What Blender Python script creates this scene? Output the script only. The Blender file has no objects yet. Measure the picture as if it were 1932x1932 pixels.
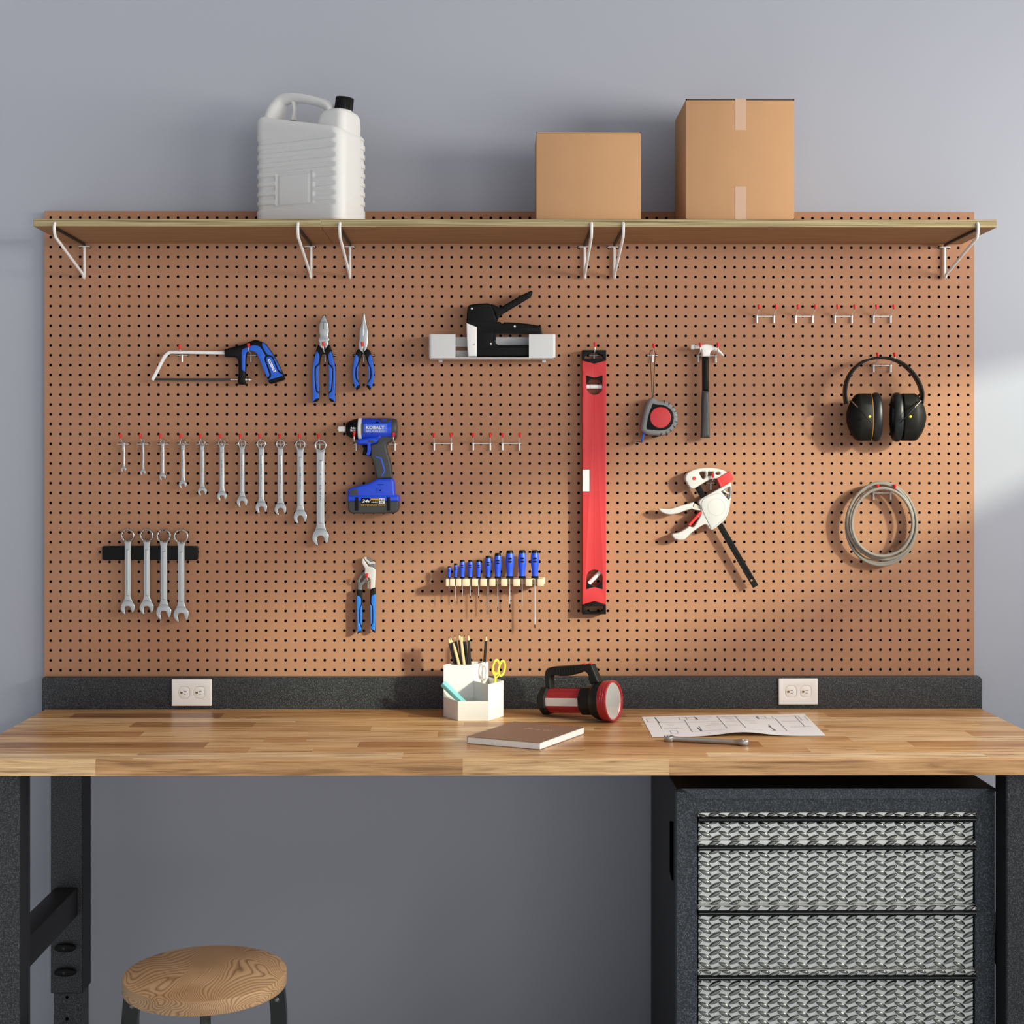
import bpy, bmesh, math, random
from mathutils import Vector, Matrix
random.seed(7)
R = math.radians
scene = bpy.context.scene
COL = scene.collection

# ------------------------------------------------------------------ camera model
F = 50.0 / 36.0 * 1932.0          # focal length in pixels of the 1932 frame
CX, CY = 941.0, 885.0             # principal point
YAW = 0.0059
CAMZ = 1.58
_c, _s = math.cos(YAW), math.sin(YAW)
D = 2.42 / (math.tan(YAW + math.atan((1838.0 - CX) / F)) - math.tan(YAW + math.atan((83.8 - CX) / F)))

def ray(px, py):
    u, v = (px - CX) / F, (CY - py) / F
    return Vector((u * _c + _s, -u * _s + _c, v))

def P(px, py, Y):
    d = ray(px, py); t = (Y + D) / d.y
    return Vector((d.x * t, Y, CAMZ + d.z * t))

def PZ(px, py, z):
    d = ray(px, py); t = (z - CAMZ) / d.z
    return Vector((d.x * t, -D + d.y * t, z))

PX = (D) / F                      # metres per pixel on the board plane

cam_d = bpy.data.cameras.new('camera'); cam = bpy.data.objects.new('camera', cam_d); COL.objects.link(cam)
cam.location = (0, -D, CAMZ); cam.rotation_euler = (R(90), 0, -YAW)
cam_d.sensor_width = 36; cam_d.lens = 50
cam_d.shift_x = (966 - CX) / 1932; cam_d.shift_y = (CY - 966) / 1932
cam_d.clip_start = 0.05
scene.camera = cam

# ------------------------------------------------------------------ materials
def lin(h):
    h = h.lstrip('#')
    o = []
    for i in (0, 2, 4):
        c = int(h[i:i + 2], 16) / 255
        o.append(c / 12.92 if c <= 0.04045 else ((c + 0.055) / 1.055) ** 2.4)
    return (o[0], o[1], o[2], 1)

MATS = {}
def mat(name, hexc, rough=0.5, metal=0.0, bump=None, var=0.06, vscale=30.0, spec=0.5, coat=0.0):
    if name in MATS: return MATS[name]
    m = bpy.data.materials.new(name); m.use_nodes = True
    nt = m.node_tree; b = nt.nodes['Principled BSDF']
    b.inputs['Roughness'].default_value = rough; b.inputs['Metallic'].default_value = metal
    b.inputs['Specular IOR Level'].default_value = spec
    b.inputs['Coat Weight'].default_value = coat
    tc = nt.nodes.new('ShaderNodeTexCoord')
    nz = nt.nodes.new('ShaderNodeTexNoise'); nz.inputs['Scale'].default_value = vscale; nz.inputs['Detail'].default_value = 3
    nt.links.new(tc.outputs['Object'], nz.inputs['Vector'])
    mx = nt.nodes.new('ShaderNodeMix'); mx.data_type = 'RGBA'
    c = lin(hexc)
    mx.inputs[6].default_value = tuple(x * (1 - var) for x in c[:3]) + (1,)
    mx.inputs[7].default_value = tuple(min(1, x * (1 + var)) for x in c[:3]) + (1,)
    nt.links.new(nz.outputs['Fac'], mx.inputs[0])
    nt.links.new(mx.outputs[2], b.inputs['Base Color'])
    if bump:
        n2 = nt.nodes.new('ShaderNodeTexNoise'); n2.inputs['Scale'].default_value = bump[0]; n2.inputs['Detail'].default_value = 2
        nt.links.new(tc.outputs['Object'], n2.inputs['Vector'])
        bp = nt.nodes.new('ShaderNodeBump'); bp.inputs['Strength'].default_value = bump[1]; bp.inputs['Distance'].default_value = bump[2] if len(bump) > 2 else 0.001
        nt.links.new(n2.outputs['Fac'], bp.inputs['Height']); nt.links.new(bp.outputs['Normal'], b.inputs['Normal'])
    MATS[name] = m
    return m

def ramp(nt, fac, stops):
    r = nt.nodes.new('ShaderNodeValToRGB')
    while len(r.color_ramp.elements) > len(stops): r.color_ramp.elements.remove(r.color_ramp.elements[-1])
    while len(r.color_ramp.elements) < len(stops): r.color_ramp.elements.new(1)
    for e, (p, c) in zip(r.color_ramp.elements, stops):
        e.position = p; e.color = lin(c) if isinstance(c, str) else c
    nt.links.new(fac, r.inputs[0]); return r.outputs[0]

def hammered(name, lo, hi, rough=0.45, scale=430):
    m = bpy.data.materials.new(name); m.use_nodes = True; nt = m.node_tree; b = nt.nodes['Principled BSDF']
    tc = nt.nodes.new('ShaderNodeTexCoord'); nz = nt.nodes.new('ShaderNodeTexNoise')
    nz.inputs['Scale'].default_value = scale; nz.inputs['Detail'].default_value = 2; nz.inputs['Roughness'].default_value = 0.6
    nt.links.new(tc.outputs['Object'], nz.inputs['Vector'])
    nt.links.new(ramp(nt, nz.outputs['Fac'], [(0.34, lo), (0.48, lo), (0.68, hi)]), b.inputs['Base Color'])
    b.inputs['Roughness'].default_value = rough; b.inputs['Specular IOR Level'].default_value = 0.35
    bp = nt.nodes.new('ShaderNodeBump'); bp.inputs['Strength'].default_value = 0.5; bp.inputs['Distance'].default_value = 0.0012
    nt.links.new(nz.outputs['Fac'], bp.inputs['Height']); nt.links.new(bp.outputs['Normal'], b.inputs['Normal'])
    return m

M_WALL = mat('wall_paint', '#a4a7b0', 0.85, bump=(160, 0.05), var=0.015, vscale=3, spec=0.2)
M_FLOOR = mat('concrete_floor', '#cbcfd6', 0.7, bump=(40, 0.1), var=0.12, vscale=6)
M_BOARD = None
M_BLACK = mat('black_plastic', '#0d0d0d', 0.42, spec=0.16)
M_RUBBER = mat('black_rubber', '#151514', 0.6, spec=0.15)
M_HOLE = mat('hole_dark', '#020202', 0.95, spec=0.0)  # near-black that paints the shade inside holes, slots and gaps
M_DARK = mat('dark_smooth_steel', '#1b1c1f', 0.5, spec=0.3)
M_HAM = hammered('hammered_black_paint', '#232527', '#585b5e')
M_HAMC = hammered('hammered_cabinet_paint', '#2b3035', '#656c72')
M_CHROME = mat('satin_chrome', '#b6b7b4', 0.34, 1.0, var=0.03, vscale=60)
M_STEEL = mat('bright_steel', '#dededc', 0.25, 1.0, var=0.03, vscale=80)
M_ZINC = mat('white_zinc_wire', '#d9d7d2', 0.35, 0.35, var=0.03)
M_WHITE_WIRE = mat('white_coated_wire', '#e2e0dc', 0.4, 0.0, var=0.02)
M_REDTIP = mat('red_vinyl_tip', '#d81414', 0.4, var=0.03)
M_RED = mat('red_paint', '#c92f32', 0.38, var=0.02)
M_REDPL = mat('red_plastic', '#d8322f', 0.4, var=0.03)
M_WHITE = mat('white_plastic', '#eeece8', 0.45, var=0.015)
M_JUG = mat('jug_plastic', '#d4d3d0', 0.5, var=0.01)
M_LGREY = mat('light_grey_metal', '#d2d2d1', 0.4, var=0.02)
M_BLUE = mat('blue_grip', '#1a5fd0', 0.45, var=0.03)
M_BLUED = mat('blue_housing', '#1747d6', 0.4, var=0.03)
M_BLUES = mat('blue_screwdriver_grip', '#1c4fe0', 0.4, var=0.04)
M_BLUEL = mat('blue_light', '#4a72e6', 0.45, var=0.02)
M_BLUEC = mat('blue_pliers_grip', '#1672d2', 0.45, var=0.04)
M_GREY = mat('grey_plastic', '#808080', 0.5, var=0.03)
M_DGREY = mat('dark_grey_rubber', '#3d3d3d', 0.55, var=0.05, vscale=200)
M_GREYST = mat('grey_steel', '#77797a', 0.45, 0.6, var=0.04)
M_BLADE = mat('saw_blade_steel', '#33383b', 0.45, 0.5)
M_GOLD = mat('gold_print', '#c79a16', 0.5)
M_PAPER = mat('paper_white', '#efefee', 0.8, var=0.01, spec=0.2)
M_INK = mat('drawing_ink', '#8e9499', 0.8)
M_INKD = mat('dark_ink', '#44484c', 0.8)
M_PAGES = mat('page_edges', '#f2f1ef', 0.8, var=0.03, vscale=300)
M_COVER = mat('brown_cover', '#8a6b58', 0.6, var=0.03)
M_COVTXT = mat('cover_lettering', '#d9c4b2', 0.6)
M_PENBLK = mat('pencil_black', '#23221f', 0.4)
M_PENWOOD = mat('pencil_wood', '#dcc291', 0.6, var=0.05)
M_LEAD = mat('pencil_lead', '#2f2a28', 0.5)
M_YEL = mat('yellow_plastic', '#f0de4a', 0.4)
M_TEAL = mat('teal_eraser', '#7cc0c4', 0.65, var=0.03)
M_POT = mat('organizer_white', '#e8e4df', 0.6, var=0.01)
M_CARD = mat('cardboard', '#ba9069', 0.85, var=0.05, vscale=14, spec=0.15)
M_TAPE = mat('packing_tape', '#c2a086', 0.5, var=0.02)
M_CORNER = mat('cardboard_gap_shade', '#1a1210', 0.9, spec=0.1)  # near-black that paints the shade in carton gaps and seams
M_RACK = mat('rack_pine', '#d9c6a8', 0.6, var=0.06, vscale=40)
M_CABLE = mat('grey_cable', '#857f76', 0.5, var=0.03)
M_EARBLK = mat('earmuff_shell', '#13110e', 0.5, var=0.04, spec=0.16)
M_EARCUSH = mat('earmuff_cushion', '#17191a', 0.36, spec=0.3)
M_YELDOT = mat('yellow_button', '#f2e20e', 0.4)
M_ORANGE = mat('orange_seam', '#c07a18', 0.5)
M_REDAL = mat('red_anodised', '#b93a3e', 0.28, 0.35, var=0.04, vscale=90)
M_LAMPBLK = mat('flashlight_black', '#1c1c1b', 0.5, var=0.05, spec=0.25)
M_PANEL = mat('lamp_panel', '#d9d4d0', 0.4, var=0.02)
M_REFL = mat('reflector', '#f4f4f2', 0.24, 0.62, var=0.01)
M_VIAL = mat('vial_acrylic', '#f1f3ef', 0.15, var=0.02, coat=0.5)
M_PLATEB = mat('outlet_slot', '#120e08', 0.6)
M_BRASS = mat('brass_contact', '#a8821a', 0.35, 0.9)
M_PLUGW = mat('outlet_white', '#f4efea', 0.4, var=0.01)
M_LOZ_SHADED = mat('diamond_lozenge_shaded', '#868882', 0.2, 1.0, var=0.03, vscale=60)  # same metal as the plate, darkened to paint the shading of the embossing
M_DIAMOND = mat('diamond_plate', '#e6e8e3', 0.36, 0.5, var=0.03, vscale=60)
M_STAMP = mat('stamp_dark', '#3a3a3a', 0.6)
M_BEIGE = mat('beige_link', '#c9c2b2', 0.5)
M_CLAMPW = mat('clamp_white', '#c9c7c4', 0.45, var=0.01)
M_BAR = mat('saw_bar_white', '#efefed', 0.35, var=0.01)
M_HEM = hammered('hammered_hem_paint', '#3a4045', '#6f767b', 0.45, 420)
M_GLOSSBLK = mat('gloss_black_metal', '#0c0c0c', 0.22, 0.3, spec=0.6)

def board_mat():
    m = bpy.data.materials.new('pegboard_brown'); m.use_nodes = True; nt = m.node_tree; b = nt.nodes['Principled BSDF']
    tc = nt.nodes.new('ShaderNodeTexCoord')
    n1 = nt.nodes.new('ShaderNodeTexNoise'); n1.inputs['Scale'].default_value = 140; n1.inputs['Detail'].default_value = 5
    n2 = nt.nodes.new('ShaderNodeTexNoise'); n2.inputs['Scale'].default_value = 6; n2.inputs['Detail'].default_value = 4
    for n in (n1, n2): nt.links.new(tc.outputs['Object'], n.inputs['Vector'])
    a = nt.nodes.new('ShaderNodeMath'); a.operation = 'ADD'; nt.links.new(n1.outputs['Fac'], a.inputs[0]); nt.links.new(n2.outputs['Fac'], a.inputs[1])
    h = nt.nodes.new('ShaderNodeMath'); h.operation = 'MULTIPLY'; h.inputs[1].default_value = 0.5; nt.links.new(a.outputs[0], h.inputs[0])
    nt.links.new(ramp(nt, h.outputs[0], [(0.3, '#a0755b'), (0.7, '#ae8163')]), b.inputs['Base Color'])
    b.inputs['Roughness'].default_value = 0.75; b.inputs['Specular IOR Level'].default_value = 0.2
    return m
M_BOARD = board_mat()

def worktop_mat():
    m = bpy.data.materials.new('butcher_block'); m.use_nodes = True; nt = m.node_tree; b = nt.nodes['Principled BSDF']
    N = nt.nodes.new; L = nt.links.new
    tc = N('ShaderNodeTexCoord'); at = N('ShaderNodeAttribute'); at.attribute_name = 'tone'
    off = N('ShaderNodeVectorMath'); off.operation = 'ADD'
    sc = N('ShaderNodeMath'); sc.operation = 'MULTIPLY'; sc.inputs[1].default_value = 91.7
    L(at.outputs['Fac'], sc.inputs[0]); L(tc.outputs['Object'], off.inputs[0]); L(sc.outputs[0], off.inputs[1])
    mp = N('ShaderNodeMapping'); mp.inputs['Scale'].default_value = (1.6, 26, 26); L(off.outputs[0], mp.inputs[0])
    n1 = N('ShaderNodeTexNoise'); n1.inputs['Scale'].default_value = 3; n1.inputs['Detail'].default_value = 6; n1.inputs['Distortion'].default_value = 0.7; L(mp.outputs[0], n1.inputs['Vector'])
    mp2 = N('ShaderNodeMapping'); mp2.inputs['Scale'].default_value = (4, 150, 150); L(off.outputs[0], mp2.inputs[0])
    n2 = N('ShaderNodeTexNoise'); n2.inputs['Scale'].default_value = 3; n2.inputs['Detail'].default_value = 4; L(mp2.outputs[0], n2.inputs['Vector'])
    base = ramp(nt, at.outputs['Fac'], [(0.0, '#875d3f'), (0.3, '#bd8b59'), (0.6, '#e2b882'), (1.0, '#f9e2b9')])
    g1 = ramp(nt, n1.outputs['Fac'], [(0.32, (0.42, 0.33, 0.26, 1)), (0.45, (0.86, 0.80, 0.74, 1)), (0.66, (1.12, 1.12, 1.1, 1))])
    g2 = ramp(nt, n2.outputs['Fac'], [(0.34, (0.68, 0.62, 0.56, 1)), (0.56, (1, 1, 1, 1))])
    m1 = N('ShaderNodeMix'); m1.data_type = 'RGBA'; m1.blend_type = 'MULTIPLY'; m1.inputs[0].default_value = 0.9; L(base, m1.inputs[6]); L(g1, m1.inputs[7])
    m2 = N('ShaderNodeMix'); m2.data_type = 'RGBA'; m2.blend_type = 'MULTIPLY'; m2.inputs[0].default_value = 0.8; L(m1.outputs[2], m2.inputs[6]); L(g2, m2.inputs[7])
    L(m2.outputs[2], b.inputs['Base Color'])
    b.inputs['Roughness'].default_value = 0.34; b.inputs['Specular IOR Level'].default_value = 0.4
    return m
M_TOP = worktop_mat()

def stool_mat():
    m = bpy.data.materials.new('stool_elm'); m.use_nodes = True; nt = m.node_tree; b = nt.nodes['Principled BSDF']
    N = nt.nodes.new; L = nt.links.new
    tc = N('ShaderNodeTexCoord'); mp = N('ShaderNodeMapping'); mp.inputs['Scale'].default_value = (1, 0.55, 2.6); mp.inputs['Location'].default_value = (0.9, 0.3, 0.1)
    L(tc.outputs['Object'], mp.inputs[0])
    n1 = N('ShaderNodeTexNoise'); n1.inputs['Scale'].default_value = 6.5; n1.inputs['Detail'].default_value = 2.2; n1.inputs['Roughness'].default_value = 0.35; n1.inputs['Distortion'].default_value = 0.35
    L(mp.outputs[0], n1.inputs['Vector'])
    sx = N('ShaderNodeSeparateXYZ'); L(tc.outputs['Object'], sx.inputs[0])
    ad = N('ShaderNodeMath'); ad.operation = 'MULTIPLY_ADD'; ad.inputs[1].default_value = 1.6; L(sx.outputs[0], ad.inputs[0]); L(n1.outputs['Fac'], ad.inputs[2])
    ml = N('ShaderNodeMath'); ml.operation = 'MULTIPLY'; ml.inputs[1].default_value = 46; L(ad.outputs[0], ml.inputs[0])
    fr = N('ShaderNodeMath'); fr.operation = 'FRACT'; L(ml.outputs[0], fr.inputs[0])
    lines = ramp(nt, fr.outputs[0], [(0.0, (0.30, 0.21, 0.15, 1)), (0.13, (0.9, 0.84, 0.78, 1)), (0.6, (1.06, 1.04, 1.0, 1)), (1.0, (0.55, 0.43, 0.33, 1))])
    n3 = N('ShaderNodeTexNoise'); n3.inputs['Scale'].default_value = 5; L(tc.outputs['Object'], n3.inputs['Vector'])
    base = ramp(nt, n3.outputs['Fac'], [(0.3, '#ad8760'), (0.7, '#d2b088')])
    mx = N('ShaderNodeMix'); mx.data_type = 'RGBA'; mx.blend_type = 'MULTIPLY'; mx.inputs[0].default_value = 1; L(base, mx.inputs[6]); L(lines, mx.inputs[7])
    L(mx.outputs[2], b.inputs['Base Color']); b.inputs['Roughness'].default_value = 0.5
    return m
M_STOOL = stool_mat()

def ply_mat():
    m = bpy.data.materials.new('plywood'); m.use_nodes = True; nt = m.node_tree; b = nt.nodes['Principled BSDF']
    N = nt.nodes.new; L = nt.links.new
    tc = N('ShaderNodeTexCoord')
    mp = N('ShaderNodeMapping'); mp.inputs['Scale'].default_value = (3, 30, 330); L(tc.outputs['Object'], mp.inputs[0])
    n1 = N('ShaderNodeTexNoise'); n1.inputs['Scale'].default_value = 1.4; n1.inputs['Detail'].default_value = 3; L(mp.outputs[0], n1.inputs['Vector'])
    edge = ramp(nt, n1.outputs['Fac'], [(0.32, '#6f6142'), (0.5, '#a0906a'), (0.7, '#b7aa84')])
    mp2 = N('ShaderNodeMapping'); mp2.inputs['Scale'].default_value = (3, 30, 3); L(tc.outputs['Object'], mp2.inputs[0])
    n2 = N('ShaderNodeTexNoise'); n2.inputs['Scale'].default_value = 2; L(mp2.outputs[0], n2.inputs['Vector'])
    face = ramp(nt, n2.outputs['Fac'], [(0.3, '#96714f'), (0.7, '#a67f5b')])
    ge = N('ShaderNodeNewGeometry'); sp = N('ShaderNodeSeparateXYZ'); L(ge.outputs['True Normal'], sp.inputs[0])
    ab = N('ShaderNodeMath'); ab.operation = 'ABSOLUTE'; L(sp.outputs[2], ab.inputs[0])
    gt = N('ShaderNodeMath'); gt.operation = 'GREATER_THAN'; gt.inputs[1].default_value = 0.7; L(ab.outputs[0], gt.inputs[0])
    mx = N('ShaderNodeMix'); mx.data_type = 'RGBA'; L(gt.outputs[0], mx.inputs[0]); L(edge, mx.inputs[6]); L(face, mx.inputs[7])
    L(mx.outputs[2], b.inputs['Base Color']); b.inputs['Roughness'].default_value = 0.7; b.inputs['Specular IOR Level'].default_value = 0.2
    return m
M_PLY = ply_mat()

def glass_mat():
    m = bpy.data.materials.new('lens_glass'); m.use_nodes = True; nt = m.node_tree
    for n in list(nt.nodes): nt.nodes.remove(n)
    o = nt.nodes.new('ShaderNodeOutputMaterial'); t = nt.nodes.new('ShaderNodeBsdfTransparent'); g = nt.nodes.new('ShaderNodeBsdfGlossy')
    g.inputs['Roughness'].default_value = 0.05; fr = nt.nodes.new('ShaderNodeValue'); fr.outputs[0].default_value = 0.06
    mx = nt.nodes.new('ShaderNodeMixShader'); nt.links.new(fr.outputs[0], mx.inputs[0]); nt.links.new(t.outputs[0], mx.inputs[1]); nt.links.new(g.outputs[0], mx.inputs[2])
    nt.links.new(mx.outputs[0], o.inputs['Surface']); return m
M_GLASS = glass_mat()

# ------------------------------------------------------------------ geometry helpers
class G:
    def __init__(s): s.bm = bmesh.new()
    def add(s, me, mtx=None):
        if mtx is not None: me.transform(mtx)
        s.bm.from_mesh(me); bpy.data.meshes.remove(me); return s
    def box(s, x0, x1, y0, y1, z0, z1, bev=0.0, seg=2, mtx=None):
        b = bmesh.new(); bmesh.ops.create_cube(b, size=1)
        for v in b.verts: v.co = Vector(((x0 + x1) / 2 + v.co.x * (x1 - x0), (y0 + y1) / 2 + v.co.y * (y1 - y0), (z0 + z1) / 2 + v.co.z * (z1 - z0)))
        if bev > 0: bmesh.ops.bevel(b, geom=b.edges[:] , offset=bev, segments=seg, affect='EDGES', profile=0.5, clamp_overlap=True)
        me = bpy.data.meshes.new('t'); b.to_mesh(me); b.free(); return s.add(me, mtx)
    def rings(s, rings, cap=True, closed=False):
        bm = s.bm; vs = [[bm.verts.new(p) for p in r] for r in rings]
        n = len(vs[0]); m = len(vs)
        for i in range(m if closed else m - 1):
            a, b = vs[i], vs[(i + 1) % m]
            for j in range(n):
                try: bm.faces.new((a[j], a[(j + 1) % n], b[(j + 1) % n], b[j]))
                except ValueError: pass
        if cap and not closed:
            for r, rev in ((vs[0], True), (vs[-1], False)):
                try: bm.faces.new(r[::-1] if rev else r)
                except ValueError: pass
        return s
    def tube(s, pts, r, n=10, closed=False, sx=1.0):
        pts = [Vector(p) for p in pts]; m = len(pts)
        rs = r if isinstance(r, (list, tuple)) else [r] * m
        tans = []
        for i in range(m):
            a = pts[(i - 1) % m] if (closed or i > 0) else pts[i]; b = pts[(i + 1) % m] if (closed or i < m - 1) else pts[i]
            tans.append((b - a).normalized())
        up = Vector((0, 0, 1)) if abs(tans[0].z) < 0.9 else Vector((0, 1, 0))
        nrm = (up - tans[0] * up.dot(tans[0])).normalized(); out = []
        for i in range(m):
            if i:
                q = tans[i - 1].rotation_difference(tans[i]); nrm = q @ nrm
                nrm = (nrm - tans[i] * nrm.dot(tans[i])).normalized()
            bn = tans[i].cross(nrm)
            out.append([pts[i] + (nrm * math.cos(2 * math.pi * k / n) + bn * sx * math.sin(2 * math.pi * k / n)) * rs[i] for k in range(n)])
        return s.rings(out, True, closed)
    def lathe(s, prof, origin, axis, n=28, ref=None, ky=1.0, rot=0.0, cap=True):
        o = Vector(origin); a = Vector(axis).normalized()
        ref = Vector(ref) if ref else (Vector((0, 0, 1)) if abs(a.z) < 0.9 else Vector((0, 1, 0)))
        u = (ref - a * ref.dot(a)).normalized(); w = a.cross(u)
        return s.rings([[o + a * h + (u * math.cos(2 * math.pi * k / n + rot) + w * ky * math.sin(2 * math.pi * k / n + rot)) * max(rr, 1e-5) for k in range(n)] for rr, h in prof], cap)
    def mesh(s, name='m'):
        bmesh.ops.recalc_face_normals(s.bm, faces=s.bm.faces[:])
        me = bpy.data.meshes.new(name); s.bm.to_mesh(me); s.bm.free(); return me

def smooth(pts, n=4, closed=True):
    m = len(pts); out = []
    V = [Vector((p[0], p[1])) for p in pts]; cor = [len(p) > 2 for p in pts]
    for i in range(m if closed else m - 1):
        p0, p1, p2, p3 = V[(i - 1) % m], V[i], V[(i + 1) % m], V[(i + 2) % m]
        if not closed:
            if i == 0: p0 = p1
            if i == m - 2: p3 = p2
        m1 = (p2 - p1) if cor[i] else (p2 - p0) / 2; m2 = (p2 - p1) if cor[(i + 1) % m] else (p3 - p1) / 2
        L = (p2 - p1).length
        if m1.length > L: m1 = m1.normalized() * L
        if m2.length > L: m2 = m2.normalized() * L
        for k in range(n):
            t = k / n; t2 = t * t; t3 = t2 * t
            q = p1 * (2 * t3 - 3 * t2 + 1) + m1 * (t3 - 2 * t2 + t) + p2 * (-2 * t3 + 3 * t2) + m2 * (t3 - t2)
            out.append((q.x, q.y))
    if not closed: out.append((V[-1].x, V[-1].y))
    return out

def circle(cx, cy, r, n=32, ry=None):
    ry = ry or r
    return [(cx + r * math.cos(2 * math.pi * k / n), cy + ry * math.sin(2 * math.pi * k / n)) for k in range(n)]

def rect(x0, y0, x1, y1): return [(x0, y0), (x1, y0), (x1, y1), (x0, y1)]

def rrect(x0, y0, x1, y1, r, n=5):
    o = []
    for cx, cy, a in ((x1 - r, y1 - r, 0), (x0 + r, y1 - r, 90), (x0 + r, y0 + r, 180), (x1 - r, y0 + r, 270)):
        for k in range(n + 1):
            t = R(a + 90 * k / n); o.append((cx + r * math.cos(t), cy + r * math.sin(t)))
    return o

def area(l): return sum(l[i][0] * l[(i + 1) % len(l)][1] - l[(i + 1) % len(l)][0] * l[i][1] for i in range(len(l))) / 2

_tmpc = [0]
def curve_mesh(cu):
    ob = bpy.data.objects.new('tmp', cu); COL.objects.link(ob)
    dg = bpy.context.evaluated_depsgraph_get(); dg.update()
    me = bpy.data.meshes.new_from_object(ob.evaluated_get(dg))
    bpy.data.objects.remove(ob); bpy.data.curves.remove(cu); me.materials.clear(); return me

def plate2d(loops, t, bev=0.001, res=2):
    """outline loops (outer first, then holes) in metres -> solid of thickness t centred on z=0, edges rounded by bev"""
    cu = bpy.data.curves.new('c', 'CURVE'); cu.dimensions = '2D'; cu.fill_mode = 'BOTH'
    b = min(bev, t * 0.49); cu.extrude = max(t / 2 - b, 0); cu.bevel_depth = b; cu.bevel_resolution = res; cu.offset = -b
    for i, l in enumerate(loops):
        a = area(l); l = list(l)
        if (a > 0) == (i == 0): pass
        else: l = l[::-1]
        sp = cu.splines.new('POLY'); sp.points.add(len(l) - 1); sp.use_cyclic_u = True
        for q, pt in zip(l, sp.points): pt.co = (q[0], q[1], 0, 1)
    me = curve_mesh(cu)
    b2 = bmesh.new(); b2.from_mesh(me); bmesh.ops.remove_doubles(b2, verts=b2.verts[:], dist=1e-6); bmesh.ops.recalc_face_normals(b2, faces=b2.faces[:]); b2.to_mesh(me); b2.free()
    return me

TOXZ = Matrix(((1, 0, 0, 0), (0, 0, -1, 0), (0, 1, 0, 0), (0, 0, 0, 1)))
def toxz(yc): return Matrix.Translation((0, yc, 0)) @ TOXZ

def plate(loops, yf, yb, bev=0.001, res=2):
    """pixel loops placed on the plane y=yf and extruded back to yb"""
    if isinstance(loops[0][0], (int, float)): loops = [loops]
    L = [[(lambda w: (w.x, w.z))(P(x, y, yf)) for x, y in l] for l in loops]
    me = plate2d(L, abs(yb - yf), bev, res); me.transform(toxz((yf + yb) / 2)); return me

def Z(ox, oy, s):
    def f(pts): return [(ox + p[0] / s, oy + p[1] / s) + tuple(p[2:]) for p in pts]
    return f

def text_mesh(s, w, h, bold=0.0, shear=0.0, depth=0.0006):
    cu = bpy.data.curves.new('t', 'FONT'); cu.body = s; cu.align_x = 'CENTER'; cu.align_y = 'CENTER'; cu.size = 1; cu.offset = bold; cu.shear = shear; cu.resolution_u = 3
    me = curve_mesh(cu)
    xs = [v.co.x for v in me.vertices]; ys = [v.co.y for v in me.vertices]
    cx, cy = (max(xs) + min(xs)) / 2, (max(ys) + min(ys)) / 2; kx, ky = w / (max(xs) - min(xs)), h / (max(ys) - min(ys))
    for v in me.vertices: v.co = Vector(((v.co.x - cx) * kx, (v.co.y - cy) * ky, 0))
    b = bmesh.new(); b.from_mesh(me); r = bmesh.ops.extrude_face_region(b, geom=b.faces[:])
    for v in [g for g in r['geom'] if isinstance(g, bmesh.types.BMVert)]: v.co.z += depth
    bmesh.ops.recalc_face_normals(b, faces=b.faces[:]); b.to_mesh(me); b.free(); return me

def text_px(s, cx, cy, w, h, Y, ang=0, bold=0.02, shear=0.0):
    """lettering centred on a pixel of the plane y=Y, w x h pixels, turned clockwise by ang degrees"""
    k = (Y + D) / F; me = text_mesh(s, w * k, h * k, bold, shear)
    c = P(cx, cy, Y); me.transform(Matrix.Translation(c) @ TOXZ @ Matrix.Rotation(-R(ang), 4, 'Z')); return me

def wrap(me, zc, yc, r, cuts=14):
    """lay a flat front piece on a horizontal cylinder (axis along x)"""
    b = bmesh.new(); b.from_mesh(me); zs = [v.co.z for v in b.verts]; lo, hi = min(zs), max(zs)
    ys = [v.co.y for v in b.verts]; yb = max(ys)
    for k in range(1, cuts):
        bmesh.ops.bisect_plane(b, geom=b.verts[:] + b.edges[:] + b.faces[:], plane_co=(0, 0, lo + (hi - lo) * k / cuts), plane_no=(0, 0, 1))
    for v in b.verts:
        dz = max(-r * 0.985, min(r * 0.985, v.co.z - zc)); v.co.y = yc - math.sqrt(r * r - dz * dz) + (v.co.y - yb)
    b.to_mesh(me); b.free(); return me

def scribble(w, h, n, seed, depth=.0002):
    # a row of tiny illegible stamped strokes, centred on the origin
    rd = random.Random(seed); g = G(); cw = w / n
    for k in range(n):
        if rd.random() < .13: continue
        x = -w / 2 + (k + .5) * cw; a = cw * .36; hh = h / 2 * rd.choice((.75, .75, 1.0))
        for q in rd.sample(range(5), rd.choice((2, 3))):
            if q == 0: g.box(x - a, x - a * .45, -h * .37, hh, 0, depth)
            elif q == 1: g.box(x + a * .45, x + a, -h * .37, h * .37, 0, depth)
            else: z = (-h * .34, h * .02, h * .30)[q - 2]; g.box(x - a, x + a, z, z + h * .11, 0, depth)
    return g.mesh()

OFF = {}
def finish(name, me, m, off, ang=35):
    me.name = name; me.transform(Matrix.Translation(-Vector(off)))
    for x in (m if isinstance(m, (list, tuple)) else [m]): me.materials.append(x)
    me.shade_smooth(); me.set_sharp_from_angle(angle=R(ang))
    o = bpy.data.objects.new(name, me); COL.objects.link(o); return o

def thing(name, label, cat, loc, group=None):
    o = bpy.data.objects.new(name, None); COL.objects.link(o); o.location = loc; o.empty_display_size = 0.02
    o['label'] = label; o['category'] = cat
    if group: o['group'] = group
    OFF[o] = Vector(loc); return o

def part(name, g, m, parent, label=None, ang=35):
    me = g.mesh() if isinstance(g, G) else g
    off = OFF[parent]; o = finish(name, me, m, off, ang); o.parent = parent; OFF[o] = off
    if label: o['label'] = label
    return o

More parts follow.
